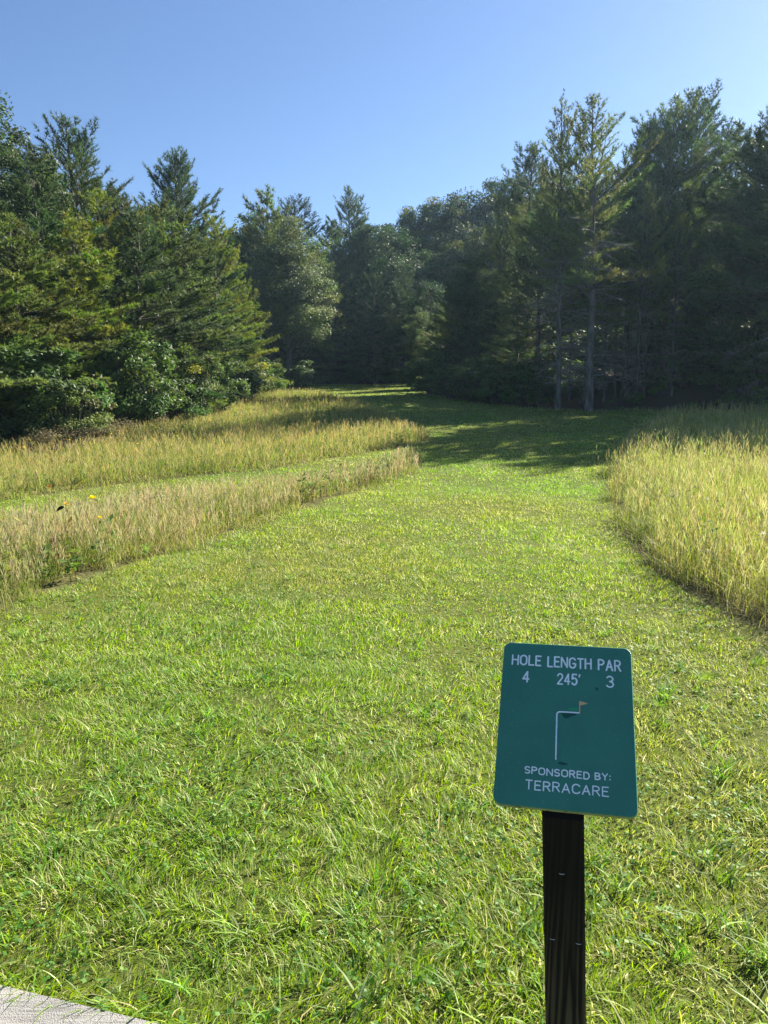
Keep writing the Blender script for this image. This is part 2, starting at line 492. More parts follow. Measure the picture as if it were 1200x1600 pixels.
def meadow(poly, bands, cols, wts, hgt, heads, headcol, seedw=.016, edge_soft=.6, forbs=900):
    acc = Acc()
    P = np.array(poly); x0, x1 = P[:, 0].min(), P[:, 0].max()
    for (y0, y1, dens, w, seg) in bands:
        ya, yb = max(y0, P[:, 1].min()), min(y1, P[:, 1].max())
        if yb <= ya: continue
        xa, xb = max(x0, -.5 * yb - 2.5), min(x1, .5 * yb + 2.5)
        n = int((yb - ya) * (xb - xa) * dens)
        x = xa + (xb - xa) * rng.random(n); y = ya + (yb - ya) * rng.random(n)
        wx = (N1(x, y, .8) - .5) * .55 + (N2(x, y, .23) - .5) * .30; wy = (N2(x, y, .8) - .5) * .55 + (N1(x, y, .23) - .5) * .30
        k = inside(poly, x + wx + rng.normal(0, .05, n), y + wy + rng.normal(0, .05, n)) & (np.abs(x) < .5 * y + 2.5); x, y = x[k], y[k]; n = len(x)
        cl = N1(x, y, .35) * .5 + N2(x, y, 1.3) * .5
        k = rng.random(n) < np.clip(.3 + 1.3 * cl, 0, 1); x, y, cl = x[k], y[k], cl[k]; n = len(x)
        e = np.clip(edge_dist(poly, x, y) / edge_soft, 0, 1)
        h = hgt * (.35 + .65 * e) * (.40 + .75 * rng.random(n)) * (.62 + .40 * N3(x, y, .9) + .36 * N1(x, y, .28))
        c = palette(n, cols, wts)
        gk = np.clip((N2(x, y, 1.7) - .5) * 3, 0, .55)[:, None]
        c = c * (1 - gk) + gk * np.array([[.13, .19, .04]]) * (.7 + .6 * rng.random((n, 1)))
        lean = .12 + .75 * rng.random(n) ** 1.5
        flop = rng.random(n) < .15
        lean = np.where(flop, .8 + .6 * rng.random(n), lean)
        blades(acc, x, y, h, w * (.6 + .8 * rng.random(n)), lean, c, seg)
        # fallen straw at the foot
        m_ = int(n * .26); ii = rng.choice(n, m_, replace=False, p=(1.25 - e) / (1.25 - e).sum())
        blades(acc, x[ii] + rng.normal(0, .06, m_), y[ii] + rng.normal(0, .06, m_), h[ii] * .45, w * np.ones(m_), 1.2 + rng.random(m_),
               palette(m_, [(.33, .26, .14), (.22, .17, .09), (.11, .08, .05)], [.5, .3, .2]), seg)
        # stalks with seed heads
        m_ = int(n * heads); ii = rng.choice(n, m_, replace=False)
        xs, ys = x[ii], y[ii]; hs = hgt * (.65 + .55 * rng.random(m_)) * (.6 + .4 * e[ii])
        blades(acc, xs, ys, hs, .6 * w * np.ones(m_), .06 + .12 * rng.random(m_), palette(m_, [(.30, .23, .10), (.18, .20, .06)], [.6, .4]), 1, bend=0)
        seedheads(acc, xs, ys, height(xs, ys) + hs, np.clip(.13 * (.6 + .8 * rng.random(m_)), 0, .3) * (1 if y0 < 12 else 1.3),
                  palette(m_, headcol, [1] * len(headcol)))
    # leafy weeds standing among the grass
    m_ = int(forbs); x = x0 + (x1 - x0) * rng.random(m_ * 6); y = P[:, 1].min() + np.ptp(P[:, 1]) * rng.random(m_ * 6)
    k = inside(poly, x, y) & (np.abs(x) < .5 * y + 2) & (N1(x, y, 1.6) > .5); x, y = x[k][:m_], y[k][:m_]; m_ = len(x)
    hh = hgt * (.5 + .7 * rng.random(m_)); z = height(x, y)
    wc = palette(m_, [(.10, .17, .035), (.16, .22, .05), (.22, .22, .06), (.17, .13, .05)], [.4, .3, .18, .12])
    sticks(acc, np.c_[x, y, z], np.c_[rng.normal(0, .15, m_), rng.normal(0, .15, m_), np.ones(m_)], hh, .004, wc * [1.05, .95, .8])
    for q in range(16):
        a = rng.random(m_) * 6.28; t = (.2 + .85 * rng.random(m_)) * hh
        d = np.c_[np.cos(a), np.sin(a), rng.normal(.25, .35, m_)]; w = np.c_[-np.sin(a), np.cos(a), rng.normal(0, .3, m_)]
        s = (.045 * (.6 + .9 * rng.random(m_)))[:, None]; b = np.c_[x, y, z + t]
        V = np.stack([b, b + d * s * .8 + w * s * .35, b + d * s * 1.6, b + d * s * .8 - w * s * .35], 1).reshape(-1, 3)
        acc.add(V, np.arange(m_)[:, None] * 4 + [[0, 1, 2, 3]], np.repeat(wc * (.8 + .4 * rng.random((m_, 1))), 4, 0))
    return acc


STRAW = [(.37, .34, .15), (.29, .29, .09), (.23, .29, .07), (.16, .24, .045), (.45, .41, .24), (.20, .15, .07)]
o = meadow(STRIP, [(1, 5.5, 1900, .0046, 4), (5.5, 9, 1900, .005, 3), (9, 13, 1300, .0075, 3), (13, 19, 800, .010, 2)],
           STRAW, [.21, .19, .24, .19, .11, .06], .37, .15, [(.38, .32, .19), (.40, .36, .21), (.33, .27, .15), (.27, .29, .11)]).build("tall_grass", M_STRAW)
tag(o, "strip of tall straw and pinkish seeding grass left of the fairway", "tall grass", kind="stuff")
o = meadow(MEADOW, [(7, 16, 900, .009, 3), (16, 24, 600, .0125, 2), (24, 34, 270, .022, 2), (34, 50, 150, .032, 1)],
           STRAW, [.20, .22, .32, .20, .03, .03], .34, .11, [(.40, .34, .14), (.40, .35, .17), (.34, .27, .11), (.28, .29, .08)]).build("tall_grass", M_STRAW)
tag(o, "golden olive tall grass meadow sloping up to the left treeline", "tall grass", kind="stuff")
o = meadow(RIGHT, [(1, 5.5, 1800, .0048, 4), (5.5, 9, 1700, .0052, 4), (9, 14, 1150, .0078, 3), (14, 21, 640, .011, 2), (21, 31, 300, .020, 2)],
           [(.38, .35, .15), (.31, .33, .09), (.25, .32, .065), (.17, .25, .045), (.45, .41, .24), (.20, .15, .07)],
           [.20, .24, .26, .16, .08, .06], .56, .10, [(.36, .34, .15), (.38, .37, .18), (.31, .28, .12), (.28, .34, .09)]).build("tall_grass", M_STRAW)
tag(o, "tall yellow green backlit grass standing right of the fairway", "tall grass", kind="stuff")

# ------------------------------------------------------------------ trees
def needles(acc, p, d, n, length, width, spread, col, r):
    """tufts: n thin triangles fanned around direction d at each point p"""
    N = len(p)
    if N == 0: return
    d = norm(d)
    dd = norm(d[:, None] + r.normal(0, spread, (N, n, 3)))
    s = norm(np.cross(dd, r.normal(0, 1, (N, n, 3))))
    l = length * (.6 + .8 * r.random((N, n, 1)))
    b = p[:, None] + dd * 0.0
    w = width * (.7 + .6 * r.random((N, n, 1)))
    V = np.stack([b - s * w * .5, b + s * w * .5, b + dd * l + s * w * .12], 2).reshape(-1, 3)
    c = np.repeat(np.repeat(col, n, 0) * (.8 + .4 * r.random((N * n, 1))), 3, 0)
    acc.add(V, np.arange(N * n)[:, None] * 3 + [[0, 1, 2]], c)


def pine(seed, H, base, Rm, shape, up, droop, dens=1.0, dead=0.0, twigs=False, nlen=.16, nw=.024, col=(.045, .068, .026), bark=None,
         gap=.45, irregular=.35, nn=8, flat=.0, thick=1.0):
    r = np.random.default_rng(seed)
    wood, leaf, deadw = Acc(), Acc(), Acc()
    zs = np.linspace(-.25, H, 14)
    sway = np.c_[np.cumsum(r.normal(0, .035, 14)), np.cumsum(r.normal(0, .035, 14))] * np.linspace(0, 1, 14)[:, None]
    r0 = (.011 * H + .035) * thick
    tr = np.c_[sway, zs]
    rad = r0 * (1 - np.clip(zs / H, 0, 1)) ** .85 + .012
    rad[0] *= 1.35; rad[1] *= 1.1
    tube(wood, tr, rad, 9)

    def at(z): return np.array([np.interp(z, zs, tr[:, 0]), np.interp(z, zs, tr[:, 1]), z])
    TP, TD, TC = [], [], []
    z = base * H
    az0 = r.random() * 6.28
    while z < H - .15:
        f = (z - base * H) / (H - base * H)
        nb = r.integers(4, 7) if f < .85 else r.integers(3, 5)
        az0 += .8 + r.random()
        for q in range(nb):
            if r.random() > dens: continue
            a = az0 + q * 6.283 / nb + r.normal(0, .25)
            L = Rm * shape(f) * (1 + irregular * r.normal(0, 1) * .6)
            L = max(L, .22)
            el = R(up[0] + (up[1] - up[0]) * f + r.normal(0, 7))
            hd = np.array([math.cos(a), math.sin(a), 0]); t = np.linspace(0, 1, 6)
            zz = r.normal(0, .12) + z
            pts = at(zz) + hd * (L * t * math.cos(el))[:, None] + np.c_[np.zeros((6, 2)), L * (t * math.sin(el) - droop * t * t * (1 - f) + (.10 + .1 * f) * t ** 3)]
            tube(wood, pts, np.linspace(.009 + .012 * L, .004, 6), 4)
            side = np.array([-math.sin(a), math.cos(a), 0])
            nt = max(2, int(L * (1 - .22) / .20)) * 2
            tt = .22 + .78 * r.random(nt); tt[:2] = 1.0
            sg = np.where(np.arange(nt) % 2 == 0, 1, -1)
            tp = np.stack([np.interp(tt, t, pts[:, c]) for c in range(3)], 1)
            tg = norm(pts[-1] - pts[2])
            ang = np.where(tt > .99, .15, .75 + r.normal(0, .2, nt))
            td = norm(tg * np.cos(ang)[:, None] + side * (sg * np.sin(ang))[:, None] + np.array([0, 0, 1.]) * (.12 - .2 * flat + r.normal(0, .16, nt) * (1 - flat))[:, None])
            tl = np.clip(L * .42 * (1.15 - tt) + .16, .14, .95) * (.7 + .6 * r.random(nt))
            if twigs: sticks(wood, tp, td, tl, .007, (1, 1, 1))
            bc = np.array(col) * (1 + .22 * r.normal(0, 1)) * (1 + .08 * r.normal(0, 1, 3))
            for i_ in range(nt):
                m_ = max(1, int(tl[i_] / .095))
                s = np.linspace(.25, 1, m_)
                TP.append(tp[i_] + td[i_] * (tl[i_] * s)[:, None])
                TD.append(np.repeat((td[i_] + np.array([0, 0, .45 * (1 - flat)]))[None], m_, 0))
                TC.append(np.repeat(np.abs(bc)[None], m_, 0))
        z += gap * (.75 + .5 * r.random()) * (1.0 if f < .7 else .75)
    TP.append(at(H)[None] + np.linspace(-.5, 0, 6)[:, None] * [[0, 0, 1]]); TD.append(np.repeat([[0, 0, 1.]], 6, 0)); TC.append(np.repeat([list(col)], 6, 0))
    TP, TD, TC = np.concatenate(TP), np.concatenate(TD), np.concatenate(TC)
    needles(leaf, TP, TD, nn, nlen, nw, .55, TC, r)
    has_dead = dead > 0
    if has_dead:
        z = .10 * H
        while z < H * (base + .22):
            for q in range(r.integers(2, 5)):
                if r.random() > dead: continue
                a = r.random() * 6.28; L = Rm * (.45 + .55 * r.random()); el = R(r.normal(8, 14))
                hd = np.array([math.cos(a), math.sin(a), 0]); t = np.linspace(0, 1, 6)
                wob = np.cumsum(r.normal(0, .03, (6, 3)), 0) * L * .5
                pts = at(z) + hd * (L * t * math.cos(el))[:, None] + np.c_[np.zeros((6, 2)), L * (t * math.sin(el) - .18 * t * t)] + wob * t[:, None]
                tube(deadw, pts, np.linspace(.015 + .009 * L, .005, 6), 4)
                n = int(L * 10); tt = .2 + .8 * r.random(n)
                tp = np.stack([np.interp(tt, t, pts[:, c]) for c in range(3)], 1)
                td = norm(norm(pts[-1] - pts[0]) + r.normal(0, .55, (n, 3)))
                sticks(deadw, tp, td, .25 + .65 * r.random(n) * (1.2 - tt), .0085, (1, 1, 1))
            z += .33 * (.6 + .8 * r.random())
    return dict(H=H, trunk=wood.mesh("trunk", bark or M_BARK, True), crown=leaf.mesh("crown", M_NEEDLE),
                dead=deadw.mesh("dead_branches", M_TWIG) if has_dead else None)


def broadleaf(seed, H, base, Rm, clumps, per, ls, col, cr=.55, top=.5, bark=None, stems=1, yellow=.0, low=False):
    r = np.random.default_rng(seed)
    wood, leaf = Acc(), Acc()
    zs = np.linspace(-.2, H * .86, 9)
    r0 = .012 * H + .03 if stems == 1 else .02
    tr = np.c_[np.cumsum(r.normal(0, .06, 9)) * np.linspace(0, 1, 9), np.cumsum(r.normal(0, .06, 9)) * np.linspace(0, 1, 9), zs]
    if stems == 1:
        rad = r0 * (1 - np.clip(zs / H, 0, 1)) ** .8 + .01; rad[0] *= 1.4
        tube(wood, tr, rad, 9)
    # lumpy envelope
    lobes = r.normal(0, 1, (7, 3)); lobes = norm(lobes); la = .08 + .16 * r.random(7)
    P = []
    while len(P) < clumps:
        d = norm(r.normal(0, 1, 3)); rr = r.random() ** .38
        k = 1 + sum(la[q] * max(0, d @ lobes[q]) ** 3 for q in range(7)) - .12
        zc = base * H + (H - base * H) * top
        up_ = (H - zc) if d[2] > 0 else (zc - base * H)
        taper = 1 - .35 * max(0, d[2]) if not low else 1
        P.append([d[0] * rr * k * Rm * taper, d[1] * rr * k * Rm * taper, zc + d[2] * rr * up_ * min(k, 1.05)])
    P = np.array(P)
    for p in P:
        rxy = np.hypot(p[0], p[1])
        if stems == 1:
            zb = np.clip(p[2] - .55 * rxy - .3, base * H * .7, H * .82)
            b = np.array([np.interp(zb, zs, tr[:, 0]), np.interp(zb, zs, tr[:, 1]), zb])
        else:
            b = np.array([p[0] * .25, p[1] * .25, -.1])
        t = np.linspace(0, 1, 5)[:, None]
        mid = b * (1 - t) + p * t + np.array([0, 0, 1]) * (t * (1 - t)) * .25 * rxy + r.normal(0, .05, (5, 3)) * t
        L = np.linalg.norm(p - b)
        tube(wood, mid, np.linspace(.008 + .008 * L, .005, 5), 4)
    n = clumps * per
    ci = np.repeat(np.arange(clumps), per)
    off = r.normal(0, 1, (n, 3)); off = norm(off) * (r.random((n, 1)) ** .5)
    crs = (cr * (.6 + .8 * r.random(clumps)))[ci][:, None]
    c0 = P[ci] + off * crs * [1, 1, .62]
    out = norm(c0 - np.array([0, 0, base * H + (H - base * H) * .4]))
    nrm = norm(out * .6 + np.array([0, 0, .7]) + r.normal(0, .6, (n, 3)))
    u = norm(np.cross(nrm, r.normal(0, 1, (n, 3)))); w = np.cross(nrm, u)
    s = (ls * (.6 + .8 * r.random(n)))[:, None]
    fold = nrm * s * .18
    V = np.stack([c0 - u * s * .55, c0 + w * s * .34 - fold, c0 + u * s * .6, c0 - w * s * .34 - fold], 1).reshape(-1, 3)
    cc = np.array(col) * (1 + .20 * r.normal(0, 1, (clumps, 1))) * (1 + .07 * r.normal(0, 1, (clumps, 3)))
    yk = r.random(clumps) < yellow
    cc[yk] = cc[yk] * [1.9, 1.45, .8]
    cl = np.clip(cc[ci] * (.75 + .5 * r.random((n, 1))), .008, 1)
    acc_i = np.arange(n)[:, None] * 4
    leaf.add(V, acc_i + [[0, 1, 2, 3]], np.repeat(cl, 4, 0))
    return dict(H=H, trunk=wood.mesh("trunk" if stems == 1 else "stems", bark or M_GREYBARK, True), crown=leaf.mesh("crown" if stems == 1 else "foliage", M_LEAF), dead=None)


cone = lambda f: (1 - f) ** .75 * (.75 + .5 * min(1, f / .12)) * .85
oval = lambda f: (math.sin(math.pi * min(1, (f * .8 + .22))) ** .8) * (1.02 - .25 * f)
flame = lambda f: (1 - f) ** .6 * (.55 + .45 * min(1, f / .3))
PROTO = {}
YG = (.145, .185, .048); BG = (.058, .092, .034); OL = (.120, .158, .046)
for q in range(3):
    PROTO['dense%d' % q] = pine(100 + q, 9, .03, 2.7, cone, (-4, 50), .22, .95, 0, nlen=.19, nw=.036, col=(YG, OL, BG)[q], flat=.45, gap=.36, nn=12)
for q in range(2):
    PROTO['bough%d' % q] = pine(120 + q, 11, .10, 3.6, cone, (2, 42), .16, .85, .25, nlen=.19, nw=.036, col=(YG, BG)[q], flat=.55, gap=.42, irregular=.5, nn=12)
for q in range(3):
    PROTO['tall%d' % q] = pine(140 + q, 14, .36, 2.7, oval, (12, 62), .05, .92, .75, True, nlen=.18, nw=.028, col=(BG, OL, BG)[q], irregular=.40, gap=.42, nn=9)
for q in range(2):
    PROTO['sparse%d' % q] = pine(160 + q, 14, .40, 2.25, oval, (18, 60), .03, .70, .95, True, nlen=.16, nw=.026, col=OL, irregular=.6, gap=.46, nn=9, bark=M_GREYBARK, thick=.78)
PROTO['top'] = pine(170, 13, .62, 2.3, lambda f: math.sin(math.pi * min(1, f * .75 + .25)) ** .7, (8, 55), .0, .8, .4, True, nlen=.17, nw=.026, col=(.03, .05, .024), gap=.42)
for q in range(4):
    PROTO['leafy%d' % q] = broadleaf(200 + q, 13, (.12, .25, .2, .1)[q], (3.6, 4.2, 3.2, 4.4)[q], 170, 260, .15, ((.042, .076, .024), (.044, .076, .022), (.085, .11, .042), (.034, .062, .022))[q],
                                     cr=.95, yellow=(.05, .12, .0, .04)[q])
PROTO['thin'] = broadleaf(210, 12, .3, 2.6, 80, 200, .13, (.06, .095, .033), cr=.6)
for q in range(3):
    PROTO['shrub%d' % q] = broadleaf(220 + q, 2.4, .0, 1.25, 70, 120, (.10, .12, .085)[q], ((.085, .145, .034), (.07, .12, .03), (.125, .165, .045))[q], cr=.30, top=.42, stems=5, low=True, yellow=.03)
PROTO['brush'] = broadleaf(230, 1.3, .0, .95, 60, 75, .055, (.16, .135, .07), cr=.28, top=.4, stems=5, low=True)
PROTO['sapling'] = pine(240, 2.6, .04, .95, cone, (5, 50), .1, .9, 0, nlen=.11, nw=.018, col=(.05, .08, .03), gap=.24, nn=7, flat=.4)

KIND = {'dense': ("pine_tree", "pine"), 'bough': ("pine_tree", "pine"), 'tall': ("pine_tree", "pine"), 'sparse': ("pine_tree", "pine"), 'top': ("pine_tree", "pine"),
        'leafy': ("broadleaf_tree", "tree"), 'thin': ("broadleaf_tree", "tree"), 'shrub': ("shrub", "shrub"), 'brush': ("dry_shrub", "shrub"), 'sapling': ("pine_sapling", "sapling")}


def plant(proto, x, y, H, label, group, wide=1.0, tint=(1, 1, 1), rot=None):
    P = PROTO[proto]; nm, cat = KIND[proto.rstrip('0123456789')]
    root = bpy.data.objects.new(nm, None); COL.objects.link(root)
    root.empty_display_size = .3
    s = H / P['H']
    root.location = (x, y, float(height(x, y)) - .04)
    root.scale = (s * wide, s * wide, s)
    root.rotation_euler = (0, 0, rng.random() * 6.28 if rot is None else rot)
    tag(root, label, cat, group)
    for key in ('trunk', 'crown', 'dead'):
        if P[key] is None: continue
        o = link(P[key].name.split('.')[0], P[key], root)
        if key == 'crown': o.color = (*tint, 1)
    return root


#TREES_BEGIN
TREES = [  # dim cool tint on trees in shadow puts shade into their crowns
    ('bough0', -10.92, 20, 7.1, 'broad pine at the left edge of the frame nearest the camera', 'pines along the left edge of the meadow', {'wide': 1.05}),
    ('dense1', -10.47, 22.5, 6.24, 'low bushy pine at the left frame edge behind the shrubs', 'pines along the left edge of the meadow', {'wide': 1.35}),
    ('bough1', -11.17, 26, 8.33, 'dark heavy boughed pine just right of the tall leftmost pine', 'pines along the left edge of the meadow', {'wide': 1.1}),
    ('dense0', -9.96, 25.5, 6.57, 'yellowish bushy young pine standing in front of the taller left pines', 'pines along the left edge of the meadow', {'wide': 1.3, 'tint': (1.08, 1.1, 0.85)}),
    ('bough0', -10.53, 29.5, 8.26, 'pine with wide flat yellow green boughs halfway along the left treeline', 'pines along the left edge of the meadow', {'wide': 1.1, 'tint': (1.08, 1.1, 0.85)}),
    ('dense2', -9.13, 29, 7.37, 'olive young pine behind the glossy leaved shrub on the left', 'pines along the left edge of the meadow', {'wide': 1.3}),
    ('dense1', -9.38, 33, 8.37, 'dark dense pine under the gap left of the lone pine top', 'pines along the left edge of the meadow', {'wide': 1.35}),
    ('bough1', -8.76, 35, 7.98, 'dark layered pine directly below the lone pointed pine top on the left', 'pines along the left edge of the meadow', {'wide': 1.05}),
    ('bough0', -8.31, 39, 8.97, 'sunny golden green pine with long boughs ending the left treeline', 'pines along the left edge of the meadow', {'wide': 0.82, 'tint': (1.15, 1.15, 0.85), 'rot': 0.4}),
    ('dense0', -8.35, 45, 7.65, 'small sunlit pine half hidden behind the golden end pine', 'pines along the left edge of the meadow', {'wide': 0.9, 'tint': (1.08, 1.1, 0.85)}),
    ('dense2', -8.55, 52, 5.81, 'short dark pine at the shaded far tip of the left treeline', 'pines along the left edge of the meadow', {'wide': 0.95}),
    ('thin', -13.04, 27, 11.36, 'tallest open topped tree cut by the left frame edge', 'tall pines rising behind the left treeline', {'wide': 0.85}),
    ('tall0', -11.95, 31, 11.13, 'tall rounded pine top above the left wood with a bristly crown', 'tall pines rising behind the left treeline', {'wide': 1.15}),
    ('tall2', -10.5, 41, 12.32, 'pine with pointed top standing alone against sky left of centre', 'tall pines rising behind the left treeline', {'wide': 1.1}),
    ('tall1', -15.28, 35, 10.77, 'dark pine top between the two tallest left pines', 'tall pines rising behind the left treeline', {}),
    ('tall0', -14.17, 42, 10.69, 'lower pine top right of the bristly rounded left pine', 'tall pines rising behind the left treeline', {}),
    ('tall2', -13.77, 46, 10.2, 'faint pine top in the dip left of the lone pointed pine', 'tall pines rising behind the left treeline', {}),
    ('tall0', -16.2, 31, 11.24, 'tall pine mostly outside the left frame edge', 'tall pines rising behind the left treeline', {}),
    ('dense1', -15, 22, 9, 'dark pine deep inside the left wood behind the front row', 'pines deep inside the left wood', {'wide': 1.15}),
    ('bough1', -14, 28, 9.5, 'dark pine deep inside the left wood behind the front row', 'pines deep inside the left wood', {'wide': 1.15}),
    ('tall0', -15, 35, 10, 'dark pine deep inside the left wood behind the front row', 'pines deep inside the left wood', {'wide': 1.15}),
    ('dense1', -14, 42, 10.5, 'dark pine deep inside the left wood behind the front row', 'pines deep inside the left wood', {'wide': 1.15}),
    ('bough1', -13, 49, 11, 'dark pine deep inside the left wood behind the front row', 'pines deep inside the left wood', {'wide': 1.15}),
    ('tall0', -20, 30, 11, 'dark pine deep inside the left wood behind the front row', 'pines deep inside the left wood', {'wide': 1.15}),
    ('dense1', -21, 40, 12, 'dark pine deep inside the left wood behind the front row', 'pines deep inside the left wood', {'wide': 1.15}),
    ('bough1', -19, 50, 12, 'dark pine deep inside the left wood behind the front row', 'pines deep inside the left wood', {'wide': 1.15}),
    ('tall0', -13, 56, 11, 'dark pine deep inside the left wood behind the front row', 'pines deep inside the left wood', {'wide': 1.15}),
    ('dense1', -26, 36, 12, 'dark pine deep inside the left wood behind the front row', 'pines deep inside the left wood', {'wide': 1.15}),
    ('shrub0', -7.89, 24.9, 3.1, 'large glossy leaved shrub bulging out of the left treeline', 'shrubs along the foot of the left pines', {'wide': 1.0}),
    ('shrub1', -7.37, 26.9, 1.92, 'pale leaved shrub at the right shoulder of the large glossy shrub', 'shrubs along the foot of the left pines', {'wide': 1.2}),
    ('shrub2', -8.17, 20.2, 1.76, 'yellow green shrub nearest the left frame edge', 'shrubs along the foot of the left pines', {'wide': 1.2}),
    ('shrub1', -9.18, 20.9, 2.75, 'dark shrub behind the yellow green one at the left frame edge', 'shrubs along the foot of the left pines', {'wide': 1.2}),
    ('shrub0', -8.53, 23.9, 1.79, 'dark leafy shrub in the hollow left of the large glossy shrub', 'shrubs along the foot of the left pines', {'wide': 1.1}),
    ('shrub2', -7.12, 29.0, 2.7, 'tall light green shrub under the olive pines on the left', 'shrubs along the foot of the left pines', {'wide': 0.9}),
    ('shrub0', -7.18, 32.4, 2.51, 'leafy shrub below the dark layered pine on the left', 'shrubs along the foot of the left pines', {'wide': 1.0}),
    ('shrub1', -7.38, 36.9, 2.63, 'shrub at the foot of the golden end pine', 'shrubs along the foot of the left pines', {'wide': 1.1}),
    ('shrub2', -7.37, 40.9, 2.59, 'last sunny shrub at the far end of the left treeline', 'shrubs along the foot of the left pines', {'wide': 1.2}),
    ('shrub0', -7.49, 46.4, 2.32, 'shaded shrub past the golden end pine', 'shrubs along the foot of the left pines', {'wide': 1.3}),
    ('brush', -8.1, 18.799999999999997, 0.78, 'brown dry brush at the left frame edge', 'shrubs along the foot of the left pines', {'wide': 1.5}),
    ('brush', -7.8, 20.0, 0.7, 'brown dry brush beside the fallen branch', 'shrubs along the foot of the left pines', {'wide': 1.5}),
    ('brush', -7.79, 22.599999999999998, 0.7, 'dry brush under the large glossy shrub', 'shrubs along the foot of the left pines', {'wide': 1.5}),
    ('brush', -7.55, 25.0, 0.7, 'thin dry brush right of the large glossy shrub', 'shrubs along the foot of the left pines', {'wide': 1.7}),
    ('brush', -7.47, 28.4, 0.7, 'dry brush below the pale leaved shrub', 'shrubs along the foot of the left pines', {'wide': 1.7}),
    ('brush', -7.31, 32.4, 0.7, 'dry brush halfway to the golden end pine', 'shrubs along the foot of the left pines', {'wide': 1.7}),
    ('brush', -7.3, 37.9, 0.76, 'dry brush at the foot of the golden end pine', 'shrubs along the foot of the left pines', {'wide': 1.7}),
    ('dense1', -8.8, 60, 14.07, 'dark conical pine at the left of the far end', 'trees closing the far end of the fairway', {'wide': 1.0}),
    ('top', -7.21, 67, 14.55, 'lone round topped pine on a bare trunk above the far trees', 'trees closing the far end of the fairway', {'wide': 1.1}),
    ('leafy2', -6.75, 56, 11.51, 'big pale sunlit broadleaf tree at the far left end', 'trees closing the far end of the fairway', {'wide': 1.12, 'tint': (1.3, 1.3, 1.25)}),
    ('leafy0', -10.36, 62, 12.79, 'leafy tree between the golden end pine and the dark conical pine', 'trees closing the far end of the fairway', {}),
    ('leafy1', -12.63, 68, 12.89, 'small leafy top showing in the sky gap left of the dark conical pine', 'trees closing the far end of the fairway', {}),
    ('tall0', -3.14, 70, 15.99, 'slender see through pine with pointed top at the far end', 'trees closing the far end of the fairway', {'wide': 0.95}),
    ('dense2', -4.3, 66, 12.79, 'dark pine left below the slender see through pine', 'trees closing the far end of the fairway', {}),
    ('dense1', -5.13, 63, 10.21, 'dark pine right of the big pale broadleaf tree', 'trees closing the far end of the fairway', {}),
    ('bough1', -2.07, 67, 12.14, 'dark heavy pine right below the slender see through pine', 'trees closing the far end of the fairway', {}),
    ('leafy3', 0.0, 68, 12.91, 'dark rounded broadleaf tree in the centre of the far end', 'trees closing the far end of the fairway', {}),
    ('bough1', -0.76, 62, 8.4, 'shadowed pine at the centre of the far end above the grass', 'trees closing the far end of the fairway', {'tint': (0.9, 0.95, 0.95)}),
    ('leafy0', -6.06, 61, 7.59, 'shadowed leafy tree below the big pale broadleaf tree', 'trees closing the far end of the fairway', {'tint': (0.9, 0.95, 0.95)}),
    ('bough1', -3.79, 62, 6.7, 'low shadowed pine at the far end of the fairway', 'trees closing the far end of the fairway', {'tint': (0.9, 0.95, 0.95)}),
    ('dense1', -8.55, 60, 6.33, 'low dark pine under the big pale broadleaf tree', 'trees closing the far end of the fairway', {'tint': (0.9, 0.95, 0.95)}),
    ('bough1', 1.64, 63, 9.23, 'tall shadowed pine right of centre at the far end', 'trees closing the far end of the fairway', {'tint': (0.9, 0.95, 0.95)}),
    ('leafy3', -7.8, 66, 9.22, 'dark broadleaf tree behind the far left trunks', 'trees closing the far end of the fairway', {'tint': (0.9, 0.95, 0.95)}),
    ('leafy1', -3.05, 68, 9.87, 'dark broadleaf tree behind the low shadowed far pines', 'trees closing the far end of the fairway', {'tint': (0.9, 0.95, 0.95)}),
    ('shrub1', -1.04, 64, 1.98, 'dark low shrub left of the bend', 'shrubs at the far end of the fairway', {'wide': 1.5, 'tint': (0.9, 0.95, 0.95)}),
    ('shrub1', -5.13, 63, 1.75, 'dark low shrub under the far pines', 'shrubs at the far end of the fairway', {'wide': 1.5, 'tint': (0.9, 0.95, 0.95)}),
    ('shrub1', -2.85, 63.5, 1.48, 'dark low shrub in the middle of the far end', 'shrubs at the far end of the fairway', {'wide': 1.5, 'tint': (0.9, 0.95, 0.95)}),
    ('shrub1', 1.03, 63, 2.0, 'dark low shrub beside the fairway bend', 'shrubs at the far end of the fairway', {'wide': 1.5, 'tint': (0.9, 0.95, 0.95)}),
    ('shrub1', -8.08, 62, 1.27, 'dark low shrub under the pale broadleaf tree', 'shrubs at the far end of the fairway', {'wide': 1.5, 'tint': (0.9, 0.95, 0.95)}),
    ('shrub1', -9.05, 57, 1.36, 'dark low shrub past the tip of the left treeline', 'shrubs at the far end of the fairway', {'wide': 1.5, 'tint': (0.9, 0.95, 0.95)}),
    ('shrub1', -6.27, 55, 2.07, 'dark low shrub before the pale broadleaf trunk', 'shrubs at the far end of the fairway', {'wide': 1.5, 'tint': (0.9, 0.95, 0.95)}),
    ('leafy1', 2.86, 78, 15.83, 'leftmost rounded crown of the hill top broadleaf trees', 'broadleaf trees on the hill behind the fairway', {'wide': 0.95, 'tint': (0.85, 0.85, 0.7)}),  # hill crowns tinted darker, slope shade put into the leaf colour
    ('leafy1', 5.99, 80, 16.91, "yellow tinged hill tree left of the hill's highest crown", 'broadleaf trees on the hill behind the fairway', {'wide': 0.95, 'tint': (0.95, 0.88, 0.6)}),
    ('leafy3', 9.0, 82, 16.67, 'hill tree right of the yellow tinged crown', 'broadleaf trees on the hill behind the fairway', {'wide': 0.95, 'tint': (0.75, 0.8, 0.75)}),
